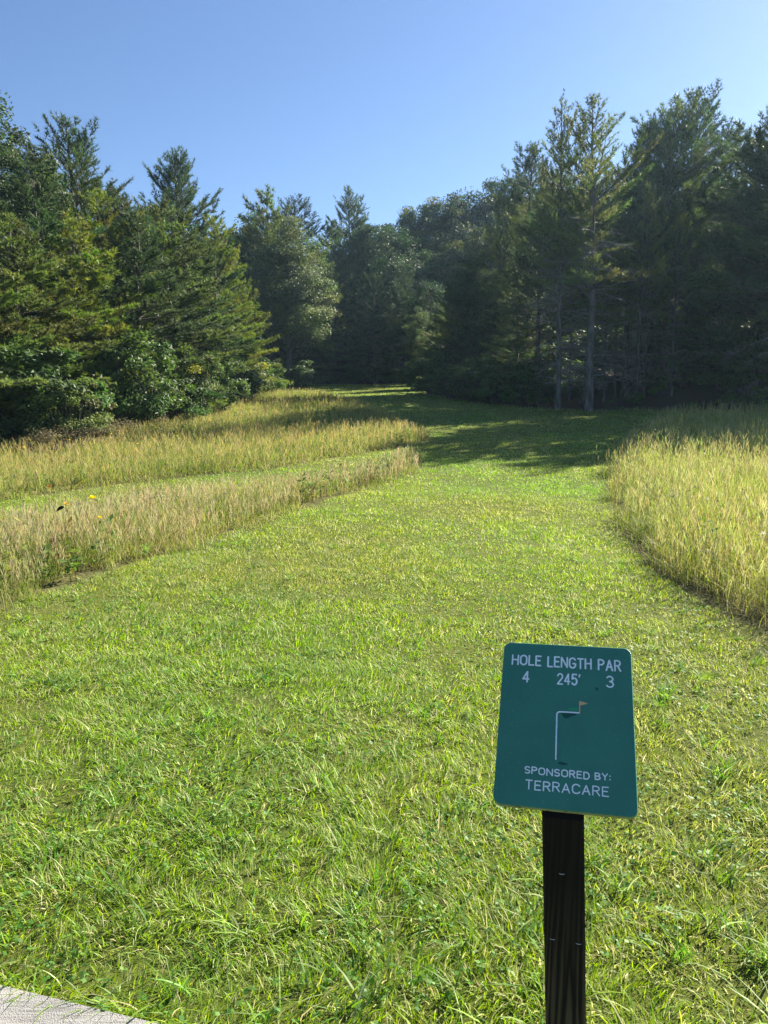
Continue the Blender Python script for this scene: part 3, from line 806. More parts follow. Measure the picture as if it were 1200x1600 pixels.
    ('leafy0', 11.73, 84, 17.09, 'hill tree whose crown shows just left of the small round pine', 'broadleaf trees on the hill behind the fairway', {'wide': 0.95, 'tint': (0.85, 0.85, 0.75)}),
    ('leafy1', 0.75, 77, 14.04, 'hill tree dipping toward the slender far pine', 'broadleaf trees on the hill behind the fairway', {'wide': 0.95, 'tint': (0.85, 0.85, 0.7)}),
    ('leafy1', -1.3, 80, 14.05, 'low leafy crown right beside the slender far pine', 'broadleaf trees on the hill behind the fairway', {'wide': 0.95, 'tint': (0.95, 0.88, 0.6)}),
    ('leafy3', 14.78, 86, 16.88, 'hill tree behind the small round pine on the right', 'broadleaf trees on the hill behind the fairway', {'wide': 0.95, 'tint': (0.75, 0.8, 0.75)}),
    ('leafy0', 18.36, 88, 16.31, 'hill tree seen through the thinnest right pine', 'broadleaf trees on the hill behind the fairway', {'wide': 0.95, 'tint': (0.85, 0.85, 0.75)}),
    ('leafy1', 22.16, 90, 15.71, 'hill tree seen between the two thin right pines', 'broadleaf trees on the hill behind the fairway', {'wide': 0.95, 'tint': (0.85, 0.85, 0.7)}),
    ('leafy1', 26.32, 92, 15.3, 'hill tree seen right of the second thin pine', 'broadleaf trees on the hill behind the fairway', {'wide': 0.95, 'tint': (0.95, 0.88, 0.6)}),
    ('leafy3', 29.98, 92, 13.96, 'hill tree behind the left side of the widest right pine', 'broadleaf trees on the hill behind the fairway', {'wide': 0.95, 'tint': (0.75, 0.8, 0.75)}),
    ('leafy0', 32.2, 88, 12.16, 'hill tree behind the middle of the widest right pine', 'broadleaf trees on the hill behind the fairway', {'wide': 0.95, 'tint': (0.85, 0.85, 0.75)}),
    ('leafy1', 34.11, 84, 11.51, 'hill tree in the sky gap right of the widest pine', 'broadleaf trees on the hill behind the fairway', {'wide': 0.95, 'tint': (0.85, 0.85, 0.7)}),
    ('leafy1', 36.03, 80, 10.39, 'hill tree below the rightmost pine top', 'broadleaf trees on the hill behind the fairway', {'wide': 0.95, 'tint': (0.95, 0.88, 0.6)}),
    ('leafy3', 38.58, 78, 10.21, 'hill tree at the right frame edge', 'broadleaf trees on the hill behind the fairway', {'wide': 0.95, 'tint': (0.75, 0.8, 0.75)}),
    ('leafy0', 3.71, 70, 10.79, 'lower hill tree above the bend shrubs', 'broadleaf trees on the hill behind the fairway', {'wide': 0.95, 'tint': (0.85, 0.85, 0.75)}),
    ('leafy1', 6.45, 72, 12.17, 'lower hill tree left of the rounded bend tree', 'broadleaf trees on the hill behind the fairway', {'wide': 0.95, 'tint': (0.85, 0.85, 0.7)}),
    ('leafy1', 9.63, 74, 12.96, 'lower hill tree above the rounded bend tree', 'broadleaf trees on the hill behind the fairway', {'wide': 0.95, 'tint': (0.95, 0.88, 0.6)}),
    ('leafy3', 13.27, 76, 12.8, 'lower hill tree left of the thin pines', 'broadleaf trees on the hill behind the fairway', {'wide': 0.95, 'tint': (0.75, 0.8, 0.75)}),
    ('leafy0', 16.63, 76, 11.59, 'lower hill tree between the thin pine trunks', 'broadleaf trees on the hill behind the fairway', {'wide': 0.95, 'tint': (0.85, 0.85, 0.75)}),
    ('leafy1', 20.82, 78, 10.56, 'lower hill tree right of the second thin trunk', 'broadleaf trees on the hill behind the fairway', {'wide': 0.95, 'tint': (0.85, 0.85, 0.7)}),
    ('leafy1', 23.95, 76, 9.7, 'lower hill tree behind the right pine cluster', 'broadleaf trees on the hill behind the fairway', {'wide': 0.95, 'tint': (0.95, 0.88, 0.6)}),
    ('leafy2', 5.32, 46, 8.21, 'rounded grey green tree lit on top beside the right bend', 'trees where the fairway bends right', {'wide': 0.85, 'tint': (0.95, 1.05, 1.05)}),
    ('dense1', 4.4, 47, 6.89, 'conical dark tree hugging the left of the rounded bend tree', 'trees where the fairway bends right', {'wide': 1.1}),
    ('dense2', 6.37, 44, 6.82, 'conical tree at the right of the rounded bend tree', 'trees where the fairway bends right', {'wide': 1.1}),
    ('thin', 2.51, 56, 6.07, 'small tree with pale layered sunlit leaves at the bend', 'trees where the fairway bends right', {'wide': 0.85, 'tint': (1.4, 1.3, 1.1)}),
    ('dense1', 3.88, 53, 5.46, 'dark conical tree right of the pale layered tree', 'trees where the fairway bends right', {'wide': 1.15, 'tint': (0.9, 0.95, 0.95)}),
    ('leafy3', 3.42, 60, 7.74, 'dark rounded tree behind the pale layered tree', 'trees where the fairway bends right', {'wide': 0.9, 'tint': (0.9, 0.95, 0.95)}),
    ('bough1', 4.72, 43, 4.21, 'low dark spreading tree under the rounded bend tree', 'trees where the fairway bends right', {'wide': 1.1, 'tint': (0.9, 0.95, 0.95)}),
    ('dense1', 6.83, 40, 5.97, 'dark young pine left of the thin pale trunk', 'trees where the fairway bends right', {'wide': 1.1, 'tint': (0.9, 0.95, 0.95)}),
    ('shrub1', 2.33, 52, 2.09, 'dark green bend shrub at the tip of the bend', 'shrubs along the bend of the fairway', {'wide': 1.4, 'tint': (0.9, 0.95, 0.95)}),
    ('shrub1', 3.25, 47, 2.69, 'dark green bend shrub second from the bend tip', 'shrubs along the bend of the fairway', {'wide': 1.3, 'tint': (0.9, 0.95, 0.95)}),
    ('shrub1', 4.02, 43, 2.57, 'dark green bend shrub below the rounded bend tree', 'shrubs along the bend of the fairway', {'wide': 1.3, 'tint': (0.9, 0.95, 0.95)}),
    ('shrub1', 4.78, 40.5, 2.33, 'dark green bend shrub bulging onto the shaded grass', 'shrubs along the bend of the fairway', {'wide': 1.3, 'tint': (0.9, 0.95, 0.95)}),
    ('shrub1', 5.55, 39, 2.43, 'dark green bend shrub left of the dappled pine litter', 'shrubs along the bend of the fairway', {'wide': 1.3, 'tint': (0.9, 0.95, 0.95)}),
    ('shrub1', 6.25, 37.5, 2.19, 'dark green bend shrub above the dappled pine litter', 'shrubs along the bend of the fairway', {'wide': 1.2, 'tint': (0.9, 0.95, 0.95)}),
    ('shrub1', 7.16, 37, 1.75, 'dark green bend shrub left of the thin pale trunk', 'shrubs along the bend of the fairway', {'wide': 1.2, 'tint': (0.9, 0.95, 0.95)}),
    ('tall0', 9.19, 50, 14.74, 'small round topped pine left of the thin right pines', 'tall pines along the right edge of the fairway', {'wide': 1.0}),
    ('sparse0', 7.74, 34.5, 12.87, 'thinnest right pine with a wispy pointed top', 'tall pines along the right edge of the fairway', {'wide': 0.85, 'rot': 1.0}),
    ('sparse1', 8.84, 33.4, 12.74, 'thin right pine with the thick pale lichen covered trunk', 'tall pines along the right edge of the fairway', {'wide': 1.1}),
    ('tall2', 13.37, 41, 13.2, 'pine at the left shoulder of the widest right crown', 'tall pines along the right edge of the fairway', {'wide': 0.95}),
    ('tall1', 14.28, 40, 13.74, 'pine forming the left half of the widest right crown', 'tall pines along the right edge of the fairway', {'wide': 1.05}),
    ('tall0', 16.27, 42, 14.55, 'highest pine in the middle of the widest right crown', 'tall pines along the right edge of the fairway', {'wide': 1.2}),
    ('tall2', 18.87, 45, 13.23, 'feathery pine sloping down right of the widest crown', 'tall pines along the right edge of the fairway', {'wide': 1.1}),
    ('tall0', 17.5, 36, 12.35, 'tall dark pine cut by the right frame edge', 'tall pines along the right edge of the fairway', {'wide': 1.1}),
    ('bough0', 19.49, 43, 9.29, 'pine with long drooping boughs left of the rightmost pine', 'tall pines along the right edge of the fairway', {'wide': 1.1}),
    ('sparse0', 11.41, 38.5, 9.43, 'thin double stemmed pine right of the lichen covered trunk', 'tall pines along the right edge of the fairway', {'wide': 0.7}),
    ('sparse1', 7.57, 49, 12.17, 'bare limbed pine just right of the hill top trees', 'tall pines along the right edge of the fairway', {'wide': 0.9}),
    ('sparse0', 9.0, 45, 11.53, 'bare limbed pine behind the thinnest right pine', 'tall pines along the right edge of the fairway', {'wide': 0.9}),
    ('sparse1', 11.76, 36.2, 9.62, 'thin leaning pine right of the double stemmed pine', 'tall pines along the right edge of the fairway', {'wide': 0.7}),
    ('tall1', 13.97, 41, 10.67, 'dark boughed pine below the left half of the widest crown', 'tall pines along the right edge of the fairway', {'wide': 0.95}),
    ('tall2', 14.83, 38.5, 9.3, 'pine with one sunlit bough in the shade under the widest crown', 'tall pines along the right edge of the fairway', {'wide': 1.0}),
    ('bough1', 15.68, 36.5, 7.72, 'dark boughed pine overhanging the right litter slope', 'tall pines along the right edge of the fairway', {'wide': 1.0}),
    ('bough1', 16.5, 34.5, 7.9, 'dark boughed pine at the right frame edge', 'tall pines along the right edge of the fairway', {'wide': 1.05}),
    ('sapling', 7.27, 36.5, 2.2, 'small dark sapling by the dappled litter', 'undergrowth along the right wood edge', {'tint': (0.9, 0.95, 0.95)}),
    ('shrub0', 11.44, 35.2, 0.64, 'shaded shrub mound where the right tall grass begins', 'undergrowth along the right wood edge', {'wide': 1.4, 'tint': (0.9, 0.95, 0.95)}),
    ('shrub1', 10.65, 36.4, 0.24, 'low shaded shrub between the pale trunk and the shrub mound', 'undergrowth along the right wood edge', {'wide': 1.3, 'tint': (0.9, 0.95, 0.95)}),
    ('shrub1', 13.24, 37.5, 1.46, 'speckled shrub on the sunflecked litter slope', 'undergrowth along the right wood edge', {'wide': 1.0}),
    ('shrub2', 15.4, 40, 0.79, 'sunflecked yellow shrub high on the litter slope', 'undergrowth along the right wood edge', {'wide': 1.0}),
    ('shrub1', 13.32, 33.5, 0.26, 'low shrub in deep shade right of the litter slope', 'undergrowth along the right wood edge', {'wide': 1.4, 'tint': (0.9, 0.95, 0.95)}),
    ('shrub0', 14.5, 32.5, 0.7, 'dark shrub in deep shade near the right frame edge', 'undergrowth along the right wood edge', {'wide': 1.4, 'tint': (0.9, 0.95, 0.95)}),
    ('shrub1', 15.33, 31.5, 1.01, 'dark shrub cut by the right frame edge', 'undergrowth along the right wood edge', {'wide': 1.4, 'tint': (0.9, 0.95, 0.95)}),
    ('shrub2', 9.75, 40, 1.19, 'yellow lit shrub behind the pale lichen trunk', 'undergrowth along the right wood edge', {'wide': 0.9}),
    ('shrub2', 11.77, 42, 0.65, 'yellow lit shrub deeper behind the lichen trunk', 'undergrowth along the right wood edge', {'wide': 0.9}),
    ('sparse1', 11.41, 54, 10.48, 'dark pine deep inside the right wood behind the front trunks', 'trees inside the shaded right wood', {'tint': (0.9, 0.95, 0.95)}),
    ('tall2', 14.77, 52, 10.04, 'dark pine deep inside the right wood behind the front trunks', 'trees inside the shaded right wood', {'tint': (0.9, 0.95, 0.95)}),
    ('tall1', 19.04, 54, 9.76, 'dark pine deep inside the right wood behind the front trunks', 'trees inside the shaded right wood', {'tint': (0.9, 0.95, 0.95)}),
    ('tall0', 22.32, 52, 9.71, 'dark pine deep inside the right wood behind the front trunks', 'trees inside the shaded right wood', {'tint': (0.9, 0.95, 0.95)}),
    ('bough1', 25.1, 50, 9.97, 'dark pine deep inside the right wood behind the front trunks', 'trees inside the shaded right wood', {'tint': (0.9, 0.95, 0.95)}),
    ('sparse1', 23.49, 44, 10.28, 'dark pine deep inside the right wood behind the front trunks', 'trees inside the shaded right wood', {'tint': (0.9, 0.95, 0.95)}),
    ('bough1', 17.6, 32.5, 13, 'pine of the right wood standing beyond the right frame edge', 'pines beyond the right frame edge', {'wide': 1.15}),
    ('tall0', 20.4, 31.6, 13.5, 'pine of the right wood standing beyond the right frame edge', 'pines beyond the right frame edge', {'wide': 1.15}),
    ('bough0', 23.6, 31.8, 14, 'pine of the right wood standing beyond the right frame edge', 'pines beyond the right frame edge', {'wide': 1.15}),
    ('tall2', 27, 30.8, 14, 'pine of the right wood standing beyond the right frame edge', 'pines beyond the right frame edge', {'wide': 1.15}),
    ('tall1', 31, 30, 14, 'pine of the right wood standing beyond the right frame edge', 'pines beyond the right frame edge', {'wide': 1.15}),
    ('bough1', 36, 29, 14, 'pine of the right wood standing beyond the right frame edge', 'pines beyond the right frame edge', {'wide': 1.15}),
    ('tall0', 19, 36.5, 13.5, 'pine of the right wood standing beyond the right frame edge', 'pines beyond the right frame edge', {'wide': 1.15}),
    ('bough0', 31, 35, 14, 'pine of the right wood standing beyond the right frame edge', 'pines beyond the right frame edge', {'wide': 1.15}),
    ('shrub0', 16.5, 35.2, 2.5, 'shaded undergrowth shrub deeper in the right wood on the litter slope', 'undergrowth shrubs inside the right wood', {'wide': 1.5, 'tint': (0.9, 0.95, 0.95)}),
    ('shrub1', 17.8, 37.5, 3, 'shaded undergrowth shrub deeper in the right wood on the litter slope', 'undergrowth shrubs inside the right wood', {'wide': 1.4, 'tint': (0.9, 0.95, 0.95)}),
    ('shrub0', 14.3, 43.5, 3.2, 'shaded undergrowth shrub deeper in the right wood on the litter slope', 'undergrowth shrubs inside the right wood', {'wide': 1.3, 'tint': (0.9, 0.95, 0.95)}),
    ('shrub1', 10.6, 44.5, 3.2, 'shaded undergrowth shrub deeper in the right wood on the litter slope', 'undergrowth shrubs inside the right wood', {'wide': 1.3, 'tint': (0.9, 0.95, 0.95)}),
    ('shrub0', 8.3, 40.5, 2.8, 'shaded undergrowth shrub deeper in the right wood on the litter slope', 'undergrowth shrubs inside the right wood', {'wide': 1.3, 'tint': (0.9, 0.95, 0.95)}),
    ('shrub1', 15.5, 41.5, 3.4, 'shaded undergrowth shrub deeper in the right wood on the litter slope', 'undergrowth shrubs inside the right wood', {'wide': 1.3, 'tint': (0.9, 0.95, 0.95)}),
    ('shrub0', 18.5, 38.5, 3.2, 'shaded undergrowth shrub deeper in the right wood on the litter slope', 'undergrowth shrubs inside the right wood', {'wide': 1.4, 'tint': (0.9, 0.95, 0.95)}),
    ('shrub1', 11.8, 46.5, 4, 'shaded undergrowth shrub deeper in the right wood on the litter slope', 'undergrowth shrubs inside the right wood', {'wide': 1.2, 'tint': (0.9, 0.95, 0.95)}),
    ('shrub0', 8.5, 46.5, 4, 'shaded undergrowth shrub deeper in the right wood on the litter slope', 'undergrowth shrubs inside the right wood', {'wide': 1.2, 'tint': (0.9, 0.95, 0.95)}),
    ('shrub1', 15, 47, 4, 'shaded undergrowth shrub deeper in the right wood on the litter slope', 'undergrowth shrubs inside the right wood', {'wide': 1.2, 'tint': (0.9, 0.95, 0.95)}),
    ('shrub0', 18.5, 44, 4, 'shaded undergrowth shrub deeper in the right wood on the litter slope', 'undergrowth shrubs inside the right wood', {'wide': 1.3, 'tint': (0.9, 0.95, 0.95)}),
    ('sparse0', 9.29, 39, 9.1, 'slim bare trunk between the two thinnest right pines', 'tall pines along the right edge of the fairway', {'wide': 0.6}),
    ('sparse1', 10.52, 37.2, 9.04, 'slim bare trunk just right of the lichen covered trunk', 'tall pines along the right edge of the fairway', {'wide': 0.6}),
    ('sparse0', 12.44, 39.5, 9.74, 'slim grey trunk left of the thin leaning pine', 'tall pines along the right edge of the fairway', {'wide': 0.65}),
    ('sparse1', 12.54, 37.5, 9.17, 'slim grey trunk right of the thin leaning pine', 'tall pines along the right edge of the fairway', {'wide': 0.65}),
    ('sparse0', 13.59, 36.8, 8.69, 'slim dark trunk before the sunflecked slope', 'tall pines along the right edge of the fairway', {'wide': 0.65}),
    ('sparse1', 16.37, 39, 8.85, 'slim dark trunk right of the sunflecked slope', 'tall pines along the right edge of the fairway', {'wide': 0.7}),
    ('sparse0', 7.24, 42, 10.01, 'slim bare limbed trunk above the dappled pine litter', 'tall pines along the right edge of the fairway', {'wide': 0.8}),
    ('leafy0', 17.21, 68, 6.64, 'low leafy tree closing the gap between the two front trunks', 'trees inside the shaded right wood', {'wide': 1.3}),
    ('leafy3', 17.69, 74, 8.12, 'dark leafy tree behind the gap left of the lichen covered trunk', 'trees inside the shaded right wood', {'wide': 1.2}),
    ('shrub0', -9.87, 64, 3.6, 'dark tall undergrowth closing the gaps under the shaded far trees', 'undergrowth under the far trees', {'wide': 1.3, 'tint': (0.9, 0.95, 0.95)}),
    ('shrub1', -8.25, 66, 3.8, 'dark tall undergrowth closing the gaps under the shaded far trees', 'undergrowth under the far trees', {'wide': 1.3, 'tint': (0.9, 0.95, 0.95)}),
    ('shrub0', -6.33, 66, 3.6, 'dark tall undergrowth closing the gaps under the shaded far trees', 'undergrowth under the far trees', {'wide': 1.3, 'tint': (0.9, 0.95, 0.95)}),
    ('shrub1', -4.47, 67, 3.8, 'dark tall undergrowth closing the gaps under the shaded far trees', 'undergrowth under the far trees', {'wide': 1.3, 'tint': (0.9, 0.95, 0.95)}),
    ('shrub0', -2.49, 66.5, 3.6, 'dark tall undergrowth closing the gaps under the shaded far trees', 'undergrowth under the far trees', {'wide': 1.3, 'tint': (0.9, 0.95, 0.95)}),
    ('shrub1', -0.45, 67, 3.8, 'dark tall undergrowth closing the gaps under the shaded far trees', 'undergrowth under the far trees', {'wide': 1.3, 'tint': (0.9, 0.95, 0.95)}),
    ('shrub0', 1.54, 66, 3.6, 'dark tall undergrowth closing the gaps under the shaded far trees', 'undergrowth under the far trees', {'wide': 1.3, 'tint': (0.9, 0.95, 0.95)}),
    ('tall1', 9.6, 36.8, 9.6, 'shorter full pine added for shade behind the lichen covered trunk', 'tall pines along the right edge of the fairway', {'wide': 1.25}),  # this and the next two pines added to cast shade on the left meadow
    ('tall0', 11.8, 38.2, 9.8, 'shorter full pine added for shade behind the thin leaning pine', 'tall pines along the right edge of the fairway', {'wide': 1.25}),
    ('tall2', 7.6, 38.6, 9.2, 'shorter full pine added for shade behind the thinnest right pine', 'tall pines along the right edge of the fairway', {'wide': 1.2}),
]
#TREES_END
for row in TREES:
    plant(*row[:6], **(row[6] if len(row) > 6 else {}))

#SIGN_BEGIN
# ------------------------------------------------------------------ tee sign
def plain_material(name, col, rough, spec=.5, speck=None, speck_scale=300, speck_pos=.72, bump=0, bscale=400):
    m, nt, n, l, p = nodes(name)
    p.inputs["Roughness"].default_value = rough; p.inputs["Specular IOR Level"].default_value = spec
    tc = n.new("ShaderNodeTexCoord")
    big = n.new("ShaderNodeTexNoise"); big.inputs["Scale"].default_value = 11; big.inputs["Detail"].default_value = 6
    l.new(tc.outputs["Object"], big.inputs["Vector"])
    mr = n.new("ShaderNodeMapRange"); mr.inputs["To Min"].default_value = .82; mr.inputs["To Max"].default_value = 1.18
    l.new(big.outputs["Fac"], mr.inputs["Value"])
    mu = n.new("ShaderNodeMix"); mu.data_type = 'RGBA'; mu.blend_type = 'MULTIPLY'; mu.inputs[0].default_value = 1
    mu.inputs[6].default_value = (*col, 1); l.new(mr.outputs[0], mu.inputs[7])
    out = mu.outputs[2]
    if speck:
        nz = n.new("ShaderNodeTexNoise"); nz.inputs["Scale"].default_value = speck_scale; nz.inputs["Detail"].default_value = 2
        l.new(tc.outputs["Object"], nz.inputs["Vector"])
        cr = n.new("ShaderNodeValToRGB"); cr.color_ramp.elements[0].position = speck_pos; cr.color_ramp.elements[1].position = speck_pos + .04
        l.new(nz.outputs["Fac"], cr.inputs[0])
        mx = n.new("ShaderNodeMix"); mx.data_type = 'RGBA'; l.new(cr.outputs[0], mx.inputs[0]); l.new(out, mx.inputs[6]); mx.inputs[7].default_value = (*speck, 1)
        out = mx.outputs[2]
    l.new(out, p.inputs["Base Color"])
    if bump:
        nb = n.new("ShaderNodeTexNoise"); nb.inputs["Scale"].default_value = bscale; nb.inputs["Detail"].default_value = 3
        l.new(tc.outputs["Object"], nb.inputs["Vector"])
        bp = n.new("ShaderNodeBump"); bp.inputs["Strength"].default_value = bump; bp.inputs["Distance"].default_value = .002
        l.new(nb.outputs["Fac"], bp.inputs["Height"]); l.new(bp.outputs[0], p.inputs["Normal"])
    return m


M_PANEL = plain_material("green_sign_plastic", (.042, .205, .132), .42, .45, speck=(.22, .42, .38), speck_scale=330, speck_pos=.695, bump=.5, bscale=420)
M_CORE = plain_material("weathered_panel_edge", (.34, .36, .20), .8, .3, speck=(.10, .10, .05), speck_scale=90, speck_pos=.6)
M_WHITE = plain_material("white_routed_lettering", (.86, .88, .88), .6, .3, speck=(.35, .45, .45), speck_scale=260, speck_pos=.7)
M_TAN = plain_material("tan_flag_paint", (.70, .42, .20), .6, .3)
M_MARK = plain_material("faded_green_mark", (.03, .32, .14), .5, .4)
M_SHADE_SCUFF = plain_material("line_shade_and_scuff", (.012, .085, .06), .7, .3)  # shared by the painted shadow under the fairway line and the scuffs
M_STEEL = plain_material("staple_steel", (.62, .60, .56), .35, .8)


def post_material():
    m, nt, n, l, p = nodes("dark_weathered_post_wood")
    tc = n.new("ShaderNodeTexCoord")
    mp = n.new("ShaderNodeMapping"); mp.inputs["Scale"].default_value = (1, 1, .035)
    wv = n.new("ShaderNodeTexWave"); wv.wave_type = 'RINGS'; wv.rings_direction = 'Z'; wv.inputs["Scale"].default_value = 46; wv.inputs["Distortion"].default_value = 7.0
    wv.inputs["Detail"].default_value = 3; wv.inputs["Detail Scale"].default_value = 1.2
    l.new(tc.outputs["Object"], mp.inputs[0]); l.new(mp.outputs[0], wv.inputs["Vector"])
    cr = n.new("ShaderNodeValToRGB"); cr.color_ramp.elements[0].color = (.006, .005, .004, 1); cr.color_ramp.elements[1].color = (.014, .010, .007, 1)
    cr.color_ramp.elements[0].position = .45
    l.new(wv.outputs["Fac"], cr.inputs[0])
    # bleached, less stained wood near the ground
    sz = n.new("ShaderNodeSeparateXYZ"); l.new(tc.outputs["Object"], sz.inputs[0])
    mr = n.new("ShaderNodeMapRange"); mr.inputs["From Min"].default_value = .50; mr.inputs["From Max"].default_value = .16
    l.new(sz.outputs["Z"], mr.inputs["Value"])
    cr2 = n.new("ShaderNodeValToRGB"); cr2.color_ramp.elements[0].color = (.008, .006, .005, 1); cr2.color_ramp.elements[1].color = (.085, .058, .034, 1)
    l.new(wv.outputs["Fac"], cr2.inputs[0])
    mx = n.new("ShaderNodeMix"); mx.data_type = 'RGBA'; l.new(mr.outputs[0], mx.inputs[0]); l.new(cr.outputs[0], mx.inputs[6]); l.new(cr2.outputs[0], mx.inputs[7])
    l.new(mx.outputs[2], p.inputs["Base Color"]); p.inputs["Roughness"].default_value = .75; p.inputs["Specular IOR Level"].default_value = .2
    bp = n.new("ShaderNodeBump"); bp.inputs["Strength"].default_value = .25; bp.inputs["Distance"].default_value = .0015
    l.new(wv.outputs["Fac"], bp.inputs["Height"]); l.new(bp.outputs[0], p.inputs["Normal"])
    return m


M_POST = post_material()
EX = np.array([.97068618, -.23922647, .02321718]); EY = np.array([.15942305, .72028467, .67511057])
NN = norm(np.cross(EX, EY)); EX = norm(EX); EY = norm(np.cross(NN, EX))
SC = np.array([.4192, 1.6902, .8226])
sign = bpy.data.objects.new("tee_sign", None); COL.objects.link(sign); sign.empty_display_size = .1
POST_XY = (.4265, 1.592)
sign.location = (*POST_XY, float(height(*POST_XY)))
tag(sign, "green sloping tee sign with white lettering on a dark wooden post", "sign")


def to_world(q):
    q = np.asarray(q, float); return SC + q[:, :1] * EX + q[:, 1:2] * EY + q[:, 2:3] * NN - np.array(sign.location)


def rounded(w, h, r, k=8):
    out = []
    for cx, cy, a0 in [(w / 2 - r, h / 2 - r, 0), (-w / 2 + r, h / 2 - r, 90), (-w / 2 + r, -h / 2 + r, 180), (w / 2 - r, -h / 2 + r, 270)]:
        for a in np.radians(np.linspace(a0, a0 + 90, k)): out.append((cx + r * math.cos(a), cy + r * math.sin(a)))
    return np.array(out)


PW, PH, PT = .305, .4053, .019
acc = Acc()
o0 = rounded(PW, PH, .018); o1 = rounded(PW - .003, PH - .003, .0165); kk = len(o0)
v = np.concatenate([np.c_[o0, np.full(kk, -.0035)], np.c_[o0, np.full(kk, -.0015)], np.c_[o1, np.zeros(kk)]])
acc.add(to_world(v), np.array([[a * kk + b, a * kk + (b + 1) % kk, (a + 1) * kk + (b + 1) % kk, (a + 1) * kk + b] for a in range(2) for b in range(kk)]))
acc.add(to_world(v[2 * kk:]), np.array([range(kk)]))
panel = acc.build("panel", M_PANEL, sign)
acc = Acc()
o2 = rounded(PW - .001, PH - .001, .0175)
v = np.concatenate([np.c_[rounded(PW - .006, PH - .006, .016), np.full(kk, -PT)], np.c_[o2, np.full(kk, -PT + .003)], np.c_[o2, np.full(kk, -.0035)]])
acc.add(to_world(v), np.array([[a * kk + b, a * kk + (b + 1) % kk, (a + 1) * kk + (b + 1) % kk, (a + 1) * kk + b] for a in range(2) for b in range(kk)]))
acc.add(to_world(v[:kk][::-1]), np.array([range(kk)]))
tag(acc.build("panel_edge", M_CORE, panel), "dirty yellowish edge of the panel")


def arc(cx, cy, rx, ry, a0, a1, k=9):
    a = np.radians(np.linspace(a0, a1, k)); return [(cx + rx * math.cos(t), cy + ry * math.sin(t)) for t in a]


# single stroke letters in a unit-high box: (width, strokes)
G = {'H': (.56, [[(0, 0), (0, 1)], [(.56, 0), (.56, 1)], [(0, .52), (.56, .52)]]),
     'O': (.60, [arc(.30, .68, .30, .32, 0, 180) + arc(.30, .32, .30, .32, 180, 360) + [(.60, .68)]]),
     'L': (.44, [[(0, 1), (0, 0), (.44, 0)]]),
     'E': (.46, [[(.46, 1), (0, 1), (0, 0), (.46, 0)], [(0, .53), (.38, .53)]]),
     'N': (.58, [[(0, 0), (0, 1), (.58, 0), (.58, 1)]]),
     'G': (.60, [arc(.30, .68, .30, .32, 30, 180) + arc(.30, .32, .30, .32, 180, 360) + [(.60, .44), (.36, .44)]]),
     'T': (.52, [[(0, 1), (.52, 1)], [(.26, 1), (.26, 0)]]),
     'P': (.50, [[(0, 0), (0, 1), (.25, 1)] + arc(.25, .75, .25, .25, 90, -90) + [(0, .5)]]),
     'A': (.58, [[(0, 0), (.29, 1), (.58, 0)], [(.11, .34), (.47, .34)]]),
     'R': (.52, [[(0, 0), (0, 1), (.25, 1)] + arc(.25, .75, .25, .25, 90, -90) + [(0, .5)], [(.25, .5), (.52, 0)]]),
     'S': (.50, [arc(.25, .74, .25, .26, 35, 180, 8) + arc(.25, .74, .25, .24, 180, 270, 5) + arc(.25, .25, .25, .25, 90, -145, 12)]),
     'D': (.54, [[(0, 0), (0, 1), (.24, 1)] + arc(.24, .5, .30, .5, 90, -90, 12) + [(0, 0)]]),
     'B': (.52, [[(0, 0), (0, 1), (.24, 1)] + arc(.24, .76, .24, .24, 90, -90) + [(0, .52)], [(.24, .52)] + arc(.26, .26, .26, .26, 90, -90) + [(0, 0)]]),
     'Y': (.54, [[(0, 1), (.27, .5), (.54, 1)], [(.27, .5), (.27, 0)]]),
     'C': (.56, [arc(.30, .68, .30, .32, 25, 180) + arc(.30, .32, .30, .32, 180, 335)]),
     '4': (.52, [[(.38, 0), (.38, 1), (0, .28), (.52, .28)]]),
     '2': (.50, [arc(.25, .73, .25, .27, 165, -25, 11) + [(0, 0), (.50, 0)]]),
     '5': (.50, [[(.46, 1), (.06, 1), (.03, .56)] + arc(.24, .32, .26, .32, 125, -145, 13)]),
     '3': (.50, [arc(.24, .76, .23, .24, 150, -90, 11) + arc(.24, .26, .26, .26, 90, -150, 12)]),
     "'": (.08, [[(.06, 1), (.0, .80)]]), ':': (.05, [[(.02, .12), (.02, .10)], [(.02, .66), (.02, .64)]])}


def stroke(acc, pts, w, z0=-.0004, z1=.0007):
    """a flat raised ribbon with round ends and joints"""
    pts = np.asarray(pts, float)
    for a, b in zip(pts[:-1], pts[1:]):
        d = b - a; L = np.hypot(*d)
        if L < 1e-9: continue
        d /= L; n_ = np.array([-d[1], d[0]])
        th = np.arctan2(n_[1], n_[0])
        c = [b + w / 2 * np.array([math.cos(th - q), math.sin(th - q)]) for q in np.linspace(0, math.pi, 7)]
        c += [a + w / 2 * np.array([math.cos(th + math.pi - q), math.sin(th + math.pi - q)]) for q in np.linspace(0, math.pi, 7)]
        c = np.array(c)[::-1]; k = len(c)
        zt = z1 + rng.random() * .00012
        ins = np.array([(a + b) / 2]) + (c - (a + b) / 2) * .97
        v = np.concatenate([np.c_[c, np.full(k, z0)], np.c_[ins, np.full(k, zt)]])
        f = np.array([[q, (q + 1) % k, k + (q + 1) % k, k + q] for q in range(k)])
        acc.add(to_world(v), f); acc.add(to_world(v[k:]), np.array([range(k)]))


